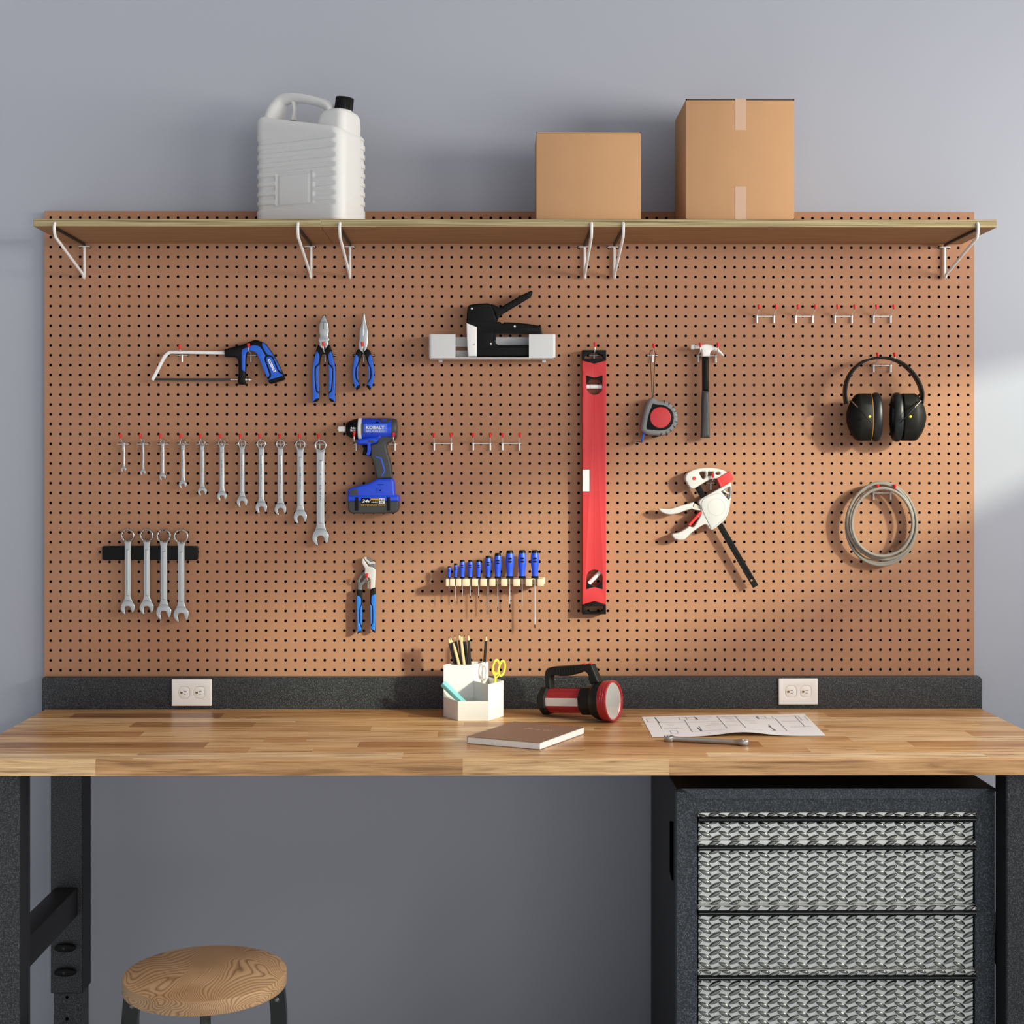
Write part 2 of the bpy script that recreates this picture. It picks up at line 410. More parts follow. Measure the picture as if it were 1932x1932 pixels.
def solo(name, g, m, label, cat, loc=None, group=None, ang=35):
    me = g.mesh() if isinstance(g, G) else g
    if loc is None:
        n = len(me.vertices); loc = Vector((sum(v.co.x for v in me.vertices) / n, sum(v.co.y for v in me.vertices) / n, sum(v.co.z for v in me.vertices) / n))
    o = finish(name, me, m, loc, ang); o.location = loc; o['label'] = label; o['category'] = cat
    if group: o['group'] = group
    OFF[o] = Vector(loc); return o

def structure(name, g, m):
    o = finish(name, g.mesh() if isinstance(g, G) else g, m, (0, 0, 0)); o['kind'] = 'structure'; OFF[o] = Vector((0, 0, 0)); return o

def clone(root, loc, label, group=None):
    r = root.copy(); COL.objects.link(r); r.location = loc; r['label'] = label
    if group: r['group'] = group
    OFF[r] = Vector(loc)
    for ch in list(root.children):
        c = ch.copy(); COL.objects.link(c); c.parent = r
        for gch in ch.children:
            d = gch.copy(); COL.objects.link(d); d.parent = c
    return r
# ------------------------------------------------------------------ the room
WALL_Y = 0.022
structure('floor', G().box(-3.2, 2.7, -6.0, WALL_Y + 0.1, -0.05, 0), M_FLOOR)
structure('wall_back', G().box(-3.2, 2.7, WALL_Y, WALL_Y + 0.1, 0, 4.4), M_WALL)
WX = 2.6; WIN = (-2.90, -0.55, CAMZ + 0.33, CAMZ + 0.92)       # y0 y1 z0 z1 of the slot window in the right wall
# wall with an unseen window, tapered to shape the sun band: outline in (y, z), extruded along x
WPOLY = [(-2.78, CAMZ + .41), (-2.2, CAMZ + .345), (-1.45, CAMZ + .335), (-.55, CAMZ + .47), (-.55, CAMZ + .62), (-1.0, CAMZ + .755), (-1.6, CAMZ + .865), (-2.2, CAMZ + .905), (-2.78, CAMZ + .91)]
YZ = Matrix(((0, 0, 1, 0), (1, 0, 0, 0), (0, 1, 0, 0), (0, 0, 0, 1)))
me = plate2d([[(-4.2, 0), (WALL_Y, 0), (WALL_Y, 4.4), (-4.2, 4.4)], WPOLY], .1, .0005); me.transform(Matrix.Translation((WX + .05, 0, 0)) @ YZ)
structure('wall_right', me, M_WALL)
cy_, cz_ = -1.75, CAMZ + .62
outer = [(y + (.03 if y > -1.2 else -.03 if y < -2.5 else 0), z + (.03 if z > CAMZ + .6 else -.03)) for y, z in WPOLY]
me = plate2d([outer, WPOLY], .03, .002); me.transform(Matrix.Translation((WX - .005, 0, 0)) @ YZ)
structure('window_1', me, M_WHITE)

# ------------------------------------------------------------------ pegboard: holes are sunk in, lined and capped black for their shade
PITCH = 0.0254; NCOL, NROW = 95, 47
BX0, BX1 = P(83.8, 800, 0).x, P(1838, 800, 0).x
HX0 = P(95.8, 800, 0).x; HPX = (P(1826.5, 800, 0).x - HX0) / (NCOL - 1)
ZT = (P(84, 397.6, 0).z + P(1838, 400.4, 0).z) / 2; ZB = P(900, 1279.5, 0).z
HZ0 = P(95.8, 410.4, 0).z; HPZ = (HZ0 - P(95.8, 1264.4, 0).z) / (NROW - 1)
def col_x(i): return HX0 + i * HPX
def row_z(j): return HZ0 - j * HPZ
def pegboard():
    bm = bmesh.new(); hr = 0.0037; TH = 0.006; NS = 12
    xs = [BX0] + [col_x(i) + HPX / 2 for i in range(NCOL - 1)] + [BX1]
    zs = [ZT] + [row_z(j) - HPZ / 2 for j in range(NROW - 1)] + [ZB]
    grid = {}
    def gv(i, j):
        if (i, j) not in grid: grid[(i, j)] = bm.verts.new((xs[i], 0, zs[j]))
        return grid[(i, j)]
    for j in range(NROW):
        for i in range(NCOL):
            c = (col_x(i), row_z(j))
            corn = [gv(i + 1, j), gv(i, j), gv(i, j + 1), gv(i + 1, j + 1)]   # 45,135,225,315
            ring = [bm.verts.new((c[0] + hr * math.cos(2 * math.pi * k / NS), 0, c[1] + hr * math.sin(2 * math.pi * k / NS))) for k in range(NS)]
            back = [bm.verts.new((v.co.x, TH, v.co.z)) for v in ring]
            for q in range(4):
                a0 = int((45 + 90 * q) / 360 * NS + 0.5); arc = [ring[(a0 + k) % NS] for k in range(NS // 4 + 1)]
                f = bm.faces.new([corn[q]] + arc + [corn[(q + 1) % 4]]); f.normal_update()
                if f.normal.y > 0: f.normal_flip()
            for k in range(NS):
                f = bm.faces.new((ring[k], ring[(k + 1) % NS], back[(k + 1) % NS], back[k])); f.material_index = 1
            f = bm.faces.new(back); f.material_index = 1
    # rim and back
    for (a, b) in (((BX0, ZT), (BX1, ZT)), ((BX1, ZT), (BX1, ZB)), ((BX1, ZB), (BX0, ZB)), ((BX0, ZB), (BX0, ZT))):
        bm.faces.new([bm.verts.new(p) for p in ((a[0], 0, a[1]), (b[0], 0, b[1]), (b[0], TH + .004, b[1]), (a[0], TH + .004, a[1]))])
    bm.faces.new([bm.verts.new(p) for p in ((BX0, TH + .004, ZT), (BX1, TH + .004, ZT), (BX1, TH + .004, ZB), (BX0, TH + .004, ZB))])
    me = bpy.data.meshes.new('pegboard'); bm.to_mesh(me); bm.free()
    o = bpy.data.objects.new('pegboard', me); COL.objects.link(o)
    me.materials.append(M_BOARD); me.materials.append(M_HOLE)
    o['label'] = 'wide brown hardboard pegboard with rows of black holes mounted on the grey wall'; o['category'] = 'pegboard'; OFF[o] = Vector((0, 0, 0))
pegboard()

# ------------------------------------------------------------------ shelf boards and wire brackets
SHY = -0.258
shz1 = (P(63, 412.2, SHY).z + P(1880, 415, SHY).z) / 2; shz0 = (P(63, 427.2, SHY).z + P(1880, 429.4, SHY).z) / 2
SHX = (P(63, 420, SHY).x, P(605.3, 420, SHY).x, P(1881, 420, SHY).x)
solo('shelf_board', G().box(SHX[0], SHX[1] - .0004, SHY, -0.001, shz0, shz1, .0008, 1), M_PLY, 'short left plywood shelf board under the left part of the white jug', 'shelf', group='plywood shelf boards')
solo('shelf_board', G().box(SHX[1] + .0004, SHX[2], SHY, -0.001, shz0, shz1, .0008, 1), M_PLY, 'long right plywood shelf board carrying the cardboard boxes', 'shelf', group='plywood shelf boards')
BR = [(159.2, 1, 'white wire shelf bracket at the left end of the shelf'), (586.8, 1, 'white wire shelf bracket just left of the shelf seam, under the white jug'),
      (660.4, 1, 'white wire shelf bracket just right of the shelf seam, under the white jug'), (1103, -1, 'white wire shelf bracket under the shorter cardboard box, left one of its pair'),
      (1158.9, -1, 'white wire shelf bracket under the shorter cardboard box, right one of its pair'), (1782.3, -1, 'white wire shelf bracket at the right end of the shelf')]
for px, sd, lab in BR:
    top = P(px, 466, -0.008); X = top.x; r = 0.0036
    t = thing('shelf_bracket', lab, 'shelf bracket', (X, -0.008, top.z), 'wire shelf brackets')
    zb = P(px, 527, -0.008).z; zt = shz0 - r - .0003; fy = SHY - r - 0.001
    zl = P(px, 421, fy).z; zk = shz0 - 0.012
    path = [(X, fy + .006, zl + .001), (X, fy + .001, zl - .004), (X, fy, zl - .008), (X, fy, zk + .006), (X, fy + .002, zk - .002), (X, fy + .008, zk - .012)]
    path += [(X, -.022, zb + .012), (X, -.016, zb + .005), (X, -.010, zb + .003), (X, -.0075, zb + .010)]
    path += [(X, -.0075, zt - .006)]
    part('wire', G().tube(path, r, 12), M_WHITE_WIRE, t)
    part('shaded_support_rod', G().tube([(X, -.0075, zt - .006), (X, -.010, zt - .001), (X, -.018, zt), (X, fy + .012, zt)], r * .95, 10), M_DARK, t, 'rod under the shelf, coloured dark for the shade')  # rod painted dark for the shade under the shelf
    hx = [col_x(k) for k in range(NCOL)]; a = max(x for x in hx if x < X - .004); b = min(x for x in hx if x > X + .004); z = row_z(3)
    part('peg_clip', G().tube([(a, .003, z), (a, -.0105, z), (a + .002, -.0125, z), (b - .002, -.0125, z), (b, -.0105, z), (b, .003, z)], 0.0015, 8), M_ZINC, t)

# ------------------------------------------------------------------ workbench
ZTOP = P(900, 1337.6, -0.022).z
TBY = -0.022                                          # back edge of the worktop = face of the backsplash
TFY = PZ(925, 1432.0, ZTOP).y
ZBOT = P(925, 1463.3, TFY).z
TX0 = (PZ(0, 1388.3, ZTOP).x + P(80, 1337.6, TBY).x) / 2; TX1 = (PZ(1932, 1378.7, ZTOP).x + P(1853.3, 1337.6, TBY).x) / 2
bench = thing('workbench', 'long black steel workbench with butcher block top and black backsplash', 'workbench', ((TX0 + TX1) / 2, (TBY + TFY) / 2, 0))
def worktop():
    bm = bmesh.new(); lay = bm.faces.layers.float.new('tone'); ch = 0.004
    rnd = random.Random(21)
    J = {1: [(137, .5, None), (1, .1, None)], }
    rows = [  # joints in pixels (mid row), tones between them
        ([420, 900, 1420], [.40, .34, .38, .42]), ([137, 420, 770, 1180, 1560], [.42, .08, .36, .30, .55, .34]),
        ([560, 1010, 1500], [.72, .62, .68, .74]), ([250, 480, 875, 1210, 1848], [.62, .24, .55, .30, .62, .50]),
        ([700, 1120, 1560], [.55, .66, .58, .66]), ([268, 826, 1240, 1829], [.32, .66, .38, .72, .40]),
        ([500, 580, 1030, 1528, 1604], [.62, .42, .70, .55, .48, .78]), ([391, 676, 1010, 1436, 1719], [.18, .66, .30, .26, .62, .36]),
        ([470, 590, 1100, 1526, 1650], [.44, .68, .52, .48, .70, .58]), ([257, 760, 1336, 1861], [.78, .86, .62, .92, .66])]
    n = len(rows); ys = [TBY + (TFY + ch - TBY) * k / n for k in range(n + 1)]
    def q(p, tone):
        f = bm.faces.new([bm.verts.new(v) for v in p]); f[lay] = tone; return f
    for k, (jj, tt) in enumerate(rows):
        ym = (ys[k] + ys[k + 1]) / 2; py = CY + (CAMZ - ZTOP) * F / (D + ym)
        xs = [TX0] + [PZ(j, py, ZTOP).x for j in jj] + [TX1]
        for i, tone in enumerate(tt): q(((xs[i], ys[k], ZTOP), (xs[i], ys[k + 1], ZTOP), (xs[i + 1], ys[k + 1], ZTOP), (xs[i + 1], ys[k], ZTOP)), tone)
    xs = [TX0] + [P(j, 1450, TFY).x for j in (180, 873, 1262)] + [TX1]
    for i, tone in enumerate((.70, .42, .66, .47)):
        q(((xs[i], TFY + ch, ZTOP), (xs[i], TFY, ZTOP - ch), (xs[i + 1], TFY, ZTOP - ch), (xs[i + 1], TFY + ch, ZTOP)), tone)
        q(((xs[i], TFY, ZTOP - ch), (xs[i], TFY, ZBOT), (xs[i + 1], TFY, ZBOT), (xs[i + 1], TFY, ZTOP - ch)), tone)
    for x in (TX0, TX1): q(((x, TBY, ZTOP), (x, TBY, ZBOT), (x, TFY, ZBOT), (x, TFY, ZTOP - ch), (x, TFY + ch, ZTOP)), .5)
    q(((TX0, TBY, ZBOT), (TX0, TFY, ZBOT), (TX1, TFY, ZBOT), (TX1, TBY, ZBOT)), .4); q(((TX0, TBY, ZTOP), (TX1, TBY, ZTOP), (TX1, TBY, ZBOT), (TX0, TBY, ZBOT)), .4)
    bmesh.ops.remove_doubles(bm, verts=bm.verts[:], dist=1e-6); bmesh.ops.recalc_face_normals(bm, faces=bm.faces[:])
    me = bpy.data.meshes.new('worktop'); bm.to_mesh(me); bm.free(); return me
part('worktop', worktop(), M_TOP, bench, 'striped butcher block worktop', ang=20)
# backsplash with clipped top corners
bx0, bx1 = P(79, 1300, TBY).x, P(1853.5, 1300, TBY).x; bz1 = P(900, 1277.3, TBY).z; cc = .004
me = plate2d([[(bx0, ZBOT), (bx1, ZBOT), (bx1, bz1 - 2 * cc), (bx1 - 1.6 * cc, bz1), (bx0 + cc, bz1), (bx0, bz1 - cc)]], 0.02, .0012); me.transform(toxz(TBY + .0105))
part('backsplash', me, M_HAM, bench)
# legs
LW = 0.078
FLY = TFY + 0.016
def leg_x(px, Y): return P(px, 1600, Y).x
fx = leg_x(37.3, FLY); fdep = 0.064
BLY = D and (-D + 3.52)          # front face of the rear legs
bxr = leg_x(155, BLY)
rfx = leg_x(1899.5, FLY)
zr1, zr0 = P(147, 1673.6, BLY).z, P(147, 1727.4, BLY).z
ztel = P(120, 1874, BLY).z
def leg(x0, x1, y0, y1):
    g = G(); g.box(x0, x1, y0, y1, ztel, ZBOT, .002, 1); g.box(x0 + .006, x1 - .002, y0 + .003, y1 - .004, 0.002, ztel, .002, 1); return g
def leg_part(x0, x1, y0, y1, knobs=True):
    l = part('leg', leg(x0, x1, y0, y1), M_HAM, bench, ang=20)
    # smooth inner return of the folded channel
    xi = x1 + .0004 if x1 < 0 else x0 - .0004
    part('leg_inner_flange', G().box(min(xi, xi + (.0012 if x1 < 0 else -.0012)), max(xi, xi + (.0012 if x1 < 0 else -.0012)), y0 + .001, y1, ztel + .001, ZBOT), M_DARK, l)
    for pz in (1882.5, 1923):
        z = P(128, pz, BLY).z; xm = (x0 + x1) / 2 + .001
        part('adjustment_hole', G().lathe([(0, 0), (.004, 0), (.004, .001)], (xm, y0 + .0032, z), (0, -1, 0), 16), M_HOLE, l)
    if knobs:
        for pz in (1785.6, 1831.6):
            z = P(126, pz, BLY).z; xm = (x0 + x1) / 2
            k = part('adjustment_knob', G().add(plate2d([smooth([(-.026, .002), (-.018, .008), (0, .0105), (.018, .008), (.026, .003), (.026, -.003), (.018, -.008), (0, -.0105), (-.018, -.008), (-.026, -.004)], 4)], .012, .004), toxz(y0 - .010).copy() and Matrix.Translation((xm, 0, z)) @ toxz(y0 - .010)).lathe([(.008, 0), (.008, .008)], (xm, y0, z), (0, -1, 0), 16), M_BLACK, l)
            part('knob_bolt', G().lathe([(.0001, .0002), (.0035, 0), (.004, -.002)], (xm - .002, y0 - .0165, z), (0, -1, 0), 14), M_GLOSSBLK, l)
    return l
leg_part(fx - LW, fx, FLY, FLY + fdep, False)
leg_part(bxr - LW, bxr, BLY, BLY + .07)
leg_part(rfx, rfx + LW, FLY, FLY + fdep, False)
leg_part(rfx, rfx + LW, BLY, BLY + .07)
rx1 = P(147.3, 1700, BLY).x; rx0 = rx1 - .056
part('side_rail', G().box(rx0, rx1, FLY + fdep + .0005, BLY - .0005, zr0, zr1, .003, 2), M_DARK, bench)
part('side_rail', G().box(rfx + .01, rfx + .066, FLY + fdep + .0005, BLY - .0005, zr0, zr1, .003, 2), M_DARK, bench)

# ------------------------------------------------------------------ outlets on the backsplash
def outlet(x0, x1, y0, y1, label):
    Y = TBY - .0055; a, b = P(x0, y1, Y), P(x1, y0, Y); w, h = b.x - a.x, b.z - a.z
    t = thing('wall_outlet', label, 'electrical outlet', ((a.x + b.x) / 2, TBY, (a.z + b.z) / 2), 'white outlets on the backsplash')
    cx, cz = (a.x + b.x) / 2, (a.z + b.z) / 2
    lp = [rrect(-w / 2, -h / 2, w / 2, h / 2, .002)]
    for sx in (-1, 1):
        ux = sx * w * .19 + .0
        lp.append([(ux + .01504 * q[0], .01704 * q[1]) for q in oct_face])
    me = plate2d(lp, .0055, .0022, 3); me.transform(Matrix.Translation((cx, 0, cz)) @ toxz(TBY - .003)); part('cover_plate', me, M_PLUGW, t)
    for sx in (-1, 1):
        ux = sx * w * .19
        me = plate2d([[(.0150 * q[0], .0170 * q[1]) for q in oct_face]], .005, .0006); me.transform(Matrix.Translation((cx + ux, 0, cz)) @ toxz(TBY - .0031)); rc = part('receptacle', me, M_PLUGW, t)
        yf = TBY - .0057
        part('ground_slot', G().box(cx + ux - .0098, cx + ux - .0036, yf - .0002, yf + .0008, cz - .0022, cz + .0022), M_PLATEB, rc)
        part('brass_contact', G().box(cx + ux - .0098, cx + ux - .0066, yf - .0003, yf + .0008, cz - .0024, cz + .0020), M_BRASS, rc)
        part('slot', G().box(cx + ux - .0008, cx + ux + .0064, yf - .0002, yf + .0008, cz + .0030, cz + .0043), M_PLATEB, rc)
        part('slot', G().box(cx + ux - .0002, cx + ux + .0052, yf - .0002, yf + .0008, cz - .0043, cz - .0030), M_PLATEB, rc)
    part('cover_screw', G().lathe([(.0001, .0003), (.0022, .0), (.0024, -.001)], (cx, TBY - .0058, cz), (0, -1, 0), 16), M_PLUGW, t)
oct_face = [(math.cos(R(a)) if abs(math.cos(R(a))) < .93 else math.copysign(.93, math.cos(R(a))), max(-.86, min(.86, math.sin(R(a))))) for a in range(0, 360, 10)]
outlet(323.6, 399, 1281.6, 1332.2, 'white double wall outlet on the left part of the backsplash')
outlet(1469, 1543, 1280.2, 1329.8, 'white double wall outlet on the right part of the backsplash')

# ------------------------------------------------------------------ drawer cabinet
CD = 3.12; CFY = CD - D; CBY = CFY + 0.50
X0c, X1c = P(1277, 1600, CFY).x, P(1877, 1600, CFY).x; ZC1 = P(1500, 1493.5, CFY).z
cab = thing('tool_cabinet', 'dark grey steel tool cabinet with diamond plate drawers under the workbench', 'cabinet', ((X0c + X1c) / 2, (CFY + CBY) / 2, 0))
ox0, ox1 = P(1315.5, 1600, CFY).x, P(1840, 1600, CFY).x; oz1 = P(1500, 1532.3, CFY).z; oz0 = 0.13
g = G(); yb2 = CFY + .03
g.box(X0c, ox0, CFY, yb2, .06, ZC1); g.box(ox1, X1c, CFY, yb2, .06, ZC1); g.box(ox0, ox1, CFY, yb2, oz1, ZC1); g.box(ox0, ox1, CFY, yb2, .06, oz0)
part('front_frame', g, M_HAMC, cab)
g = G(); th = .003
g.box(X0c, X0c + th, yb2, CBY, .06, ZC1 - .001); g.box(X1c - th, X1c, yb2, CBY, .06, ZC1 - .001); g.box(X0c, X1c, CBY - th, CBY, .06, ZC1 - .001); g.box(X0c, X1c, yb2, CBY, .06, .063)
part('body_panel', g, M_DARK, cab)
for x in (X0c + .05, X1c - .05):
    for y in (CFY + .06, CBY - .06): part('foot', G().lathe([(.0001, 0), (.022, 0), (.022, .05), (.03, .06)], (x, y, 0), (0, 0, 1), 18), M_BLACK, cab)
# lid: dark top sheet with turned-down front hem
zl = P(1500, 1488.0, CFY - .004).z
part('lid', G().box(X0c - .001, X1c + .001, CFY - .003, CBY - .001, ZC1, zl, .0012, 1), M_DARK, cab)
hm = plate([[(1284.5, 1488), (1868, 1488), (1862, 1492), (1838, 1507.4), (1315, 1508), (1293, 1492)]], CFY - .004, CFY - .0005, .0008)
part('lid_hem', hm, M_HEM, cab, 'lighter lid hem')
# side pull slot
ym = CFY + .08; z1, z0 = P(1268, 1553, ym).z, P(1268, 1650, ym).z
me = plate2d([[(-.02, z0 - .008), (.02, z0), (.02, z1), (-.02, z1 + .008)]], .004, .001); me.transform(Matrix.Translation((X0c - .0012, ym, 0)) @ Matrix(((0, 0, 1, 0), (1, 0, 0, 0), (0, 1, 0, 0), (0, 0, 0, 1))))
part('side_pull', me, M_HOLE, cab, 'black recessed side pull')
part('drawer_gap_shade', G().box(ox0, ox1, CFY + .024, CFY + .028, oz0, oz1), M_HOLE, cab, 'black sheet for the shade behind the drawers')  # black sheet stands in for the shade behind the drawer fronts
def lozenge(g, cx, y, cz, L, W, ang, hgt, x0, x1, z0, z1):
    n = 14; rs = []
    ca, sa = math.cos(ang), math.sin(ang)
    for rr, hh in ((1, 0), (.90, .62), (.70, .90), (.35, 1.0)):
        r = []
        for k in range(n):
            t = 2 * math.pi * k / n; u = math.cos(t) * L / 2 * (rr if rr < 1 else 1); v = math.sin(t) * W / 2 * rr * (1 - .35 * math.cos(t) ** 2)
            r.append((min(x1, max(x0, cx + u * ca - v * sa)), y - hgt * hh, min(z1, max(z0, cz + u * sa + v * ca))))
        rs.append(r)
    g.rings(rs, True)
PXc = CD / F
def diamond(x0, x1, z0, z1, y, phase):
    g = G(); g.box(x0, x1, y, y + .012, z0, z1); nb = len(g.bm.faces)
    px_, pz_ = 37 * PXc, 16.4 * PXc; L, W = 26.5 * PXc, 9.2 * PXc
    nj = int((z1 - z0) / pz_) + 3
    for j in range(-1, nj):
        for i in range(-1, int((x1 - x0) / px_) + 2):
            for a, dx, dz in ((-R(24), 0, 0), (R(24), px_ / 2, pz_ / 2)):
                cx, cz = x0 + (i + .35) * px_ + dx, z1 - (j + phase) * pz_ + dz
                if x0 - L * .3 < cx < x1 + L * .3 and z0 - W * .4 < cz < z1 + W * .4:
                    lozenge(g, cx, y, cz, L, W, a, .0050, x0, x1, z0, z1)
    g.bm.faces.ensure_lookup_table()
    for f in g.bm.faces[nb:]: f.material_index = 1
    return g
zr = lambda p: P(1500, p, CFY).z
DR = [(1532.6, 1539, 1551, 1585), (1585.6, 1593.3, 1604, 1706.5), (1707.2, 1715.9, 1726.8, 1828.6), (1829.2, 1837.9, 1848.5, 1950), (1950.6, 1959, 1970, 2072), (2073, 2081, 2092, zr and 2175)]
for k, (a, b, c, d) in enumerate(DR):
    za, zb, zc, zd = zr(a), zr(b), zr(c), zr(d)
    ins = .0035
    dr = part('drawer', diamond(ox0 + ins, ox1 - ins, zd, zc, CFY + .006, .45 + .2 * k), [M_DIAMOND, M_LOZ_SHADED], cab, 'diamond plate drawer front', ang=60)
    dl = part('drawer_lip', diamond(ox0 + .001, ox1 - .001, zb, za, CFY - .004, .5 + .17 * k), [M_DIAMOND, M_LOZ_SHADED], dr, ang=60)
    g = G(); h = zb - zc
    g.box(ox0 + .002, ox1 + .001, CFY - .004, CFY + .012, zc, zb, .001, 1); g.box(ox0 + .002, ox1 + .001, CFY - .009, CFY - .003, zc + h * .45, zb - h * .08, .0018, 2)
    part('drawer_pull', g, M_BLACK, dr, 'black channel pull')
    part('pull_painted_highlight', G().box(ox0 + .003, ox1, CFY - .0098, CFY - .008, zc + h * .46, zc + h * .60, .0004, 1), M_GREYST, dr)  # pale strip paints the highlight along the black pull

# ------------------------------------------------------------------ stool
SD = 3.0; SY = SD - D
sc_ = P(387.3, 1846, SY); SR = 151.8 * SD / F
# centre of the seat disc from its left and right limits
zs_top = P(387, 1833.5, SY).z; zs_bot = zs_top - .031
stool = thing('bar_stool', 'round wooden stool with black metal legs in front of the left wall', 'stool', (sc_.x, SY, 0))
pr = [(.0001, zs_bot), (SR - .004, zs_bot), (SR - .001, zs_bot + .0015), (SR, zs_bot + .004), (SR, zs_top - .004), (SR - .001, zs_top - .001), (SR - .003, zs_top), (.0001, zs_top)]
part('seat', G().lathe(pr, (sc_.x, SY, 0), (0, 0, 1), 96), M_STOOL, stool, 'figured wooden seat')
scr = [(.0001, zs_bot - .20), (.0095, zs_bot - .20)]; zz = zs_bot - .20
while zz < zs_bot - .012: scr += [(.0115, zz), (.0095, zz + .0017)]; zz += .0034
scr += [(.0095, zs_bot - .006), (.028, zs_bot - .005), (.028, zs_bot - .0002), (.0001, zs_bot - .0002)]
part('screw_post', G().lathe(scr, (sc_.x, SY, 0), (0, 0, 1), 24), M_GREYST, stool)
xl = P(254.5, 1900, SY).x - sc_.x; xr_ = P(520.5, 1900, SY).x - sc_.x; LWs = .033
for (dx, dy) in ((xl, -.02), (xr_, .015), (-.024, xr_ * .9)):
    x, y = sc_.x + dx, SY + dy; k = 1.04
    bx, by = sc_.x + dx * k, SY + dy * k
    g = G(); hw = LWs / 2 if abs(dx) > .03 else .0085
    def sec(cx, cy, z, w, dd): return [(cx - w, cy - dd, z), (cx + w, cy - dd, z), (cx + w, cy + dd, z), (cx - w, cy + dd, z)]
    g.rings([sec(bx, by, .002, hw * .8, .010), sec(x + dx * .03, y, zs_bot - .06, hw, .010), sec(x, y, zs_bot - .012, hw, .011), sec(x, y, zs_bot - .0004, hw * .94, .011)])
    l = part('leg', g, M_GLOSSBLK, stool)
    part('leg_bolt', G().lathe([(.0001, .0035), (.003, .003), (.0052, .0), (.0052, -.002)], (x + .001, y - .0105, zs_bot - .030), (0, -1, 0), 18), M_GREYST, l)
g = G(); g.tube([(sc_.x + .15 * math.cos(t), SY + .15 * math.sin(t), .16) for t in [2 * math.pi * k / 48 for k in range(48)]], .008, 10, True)
part('foot_ring', g, M_GLOSSBLK, stool)
g = G(); g.box(sc_.x - .145, sc_.x + .145, SY - .015, SY + .015, zs_bot - .15, zs_bot - .145); g.box(sc_.x - .015, sc_.x + .015, SY, SY + .14, zs_bot - .15, zs_bot - .145)
part('cross_brace', g, M_GLOSSBLK, stool)
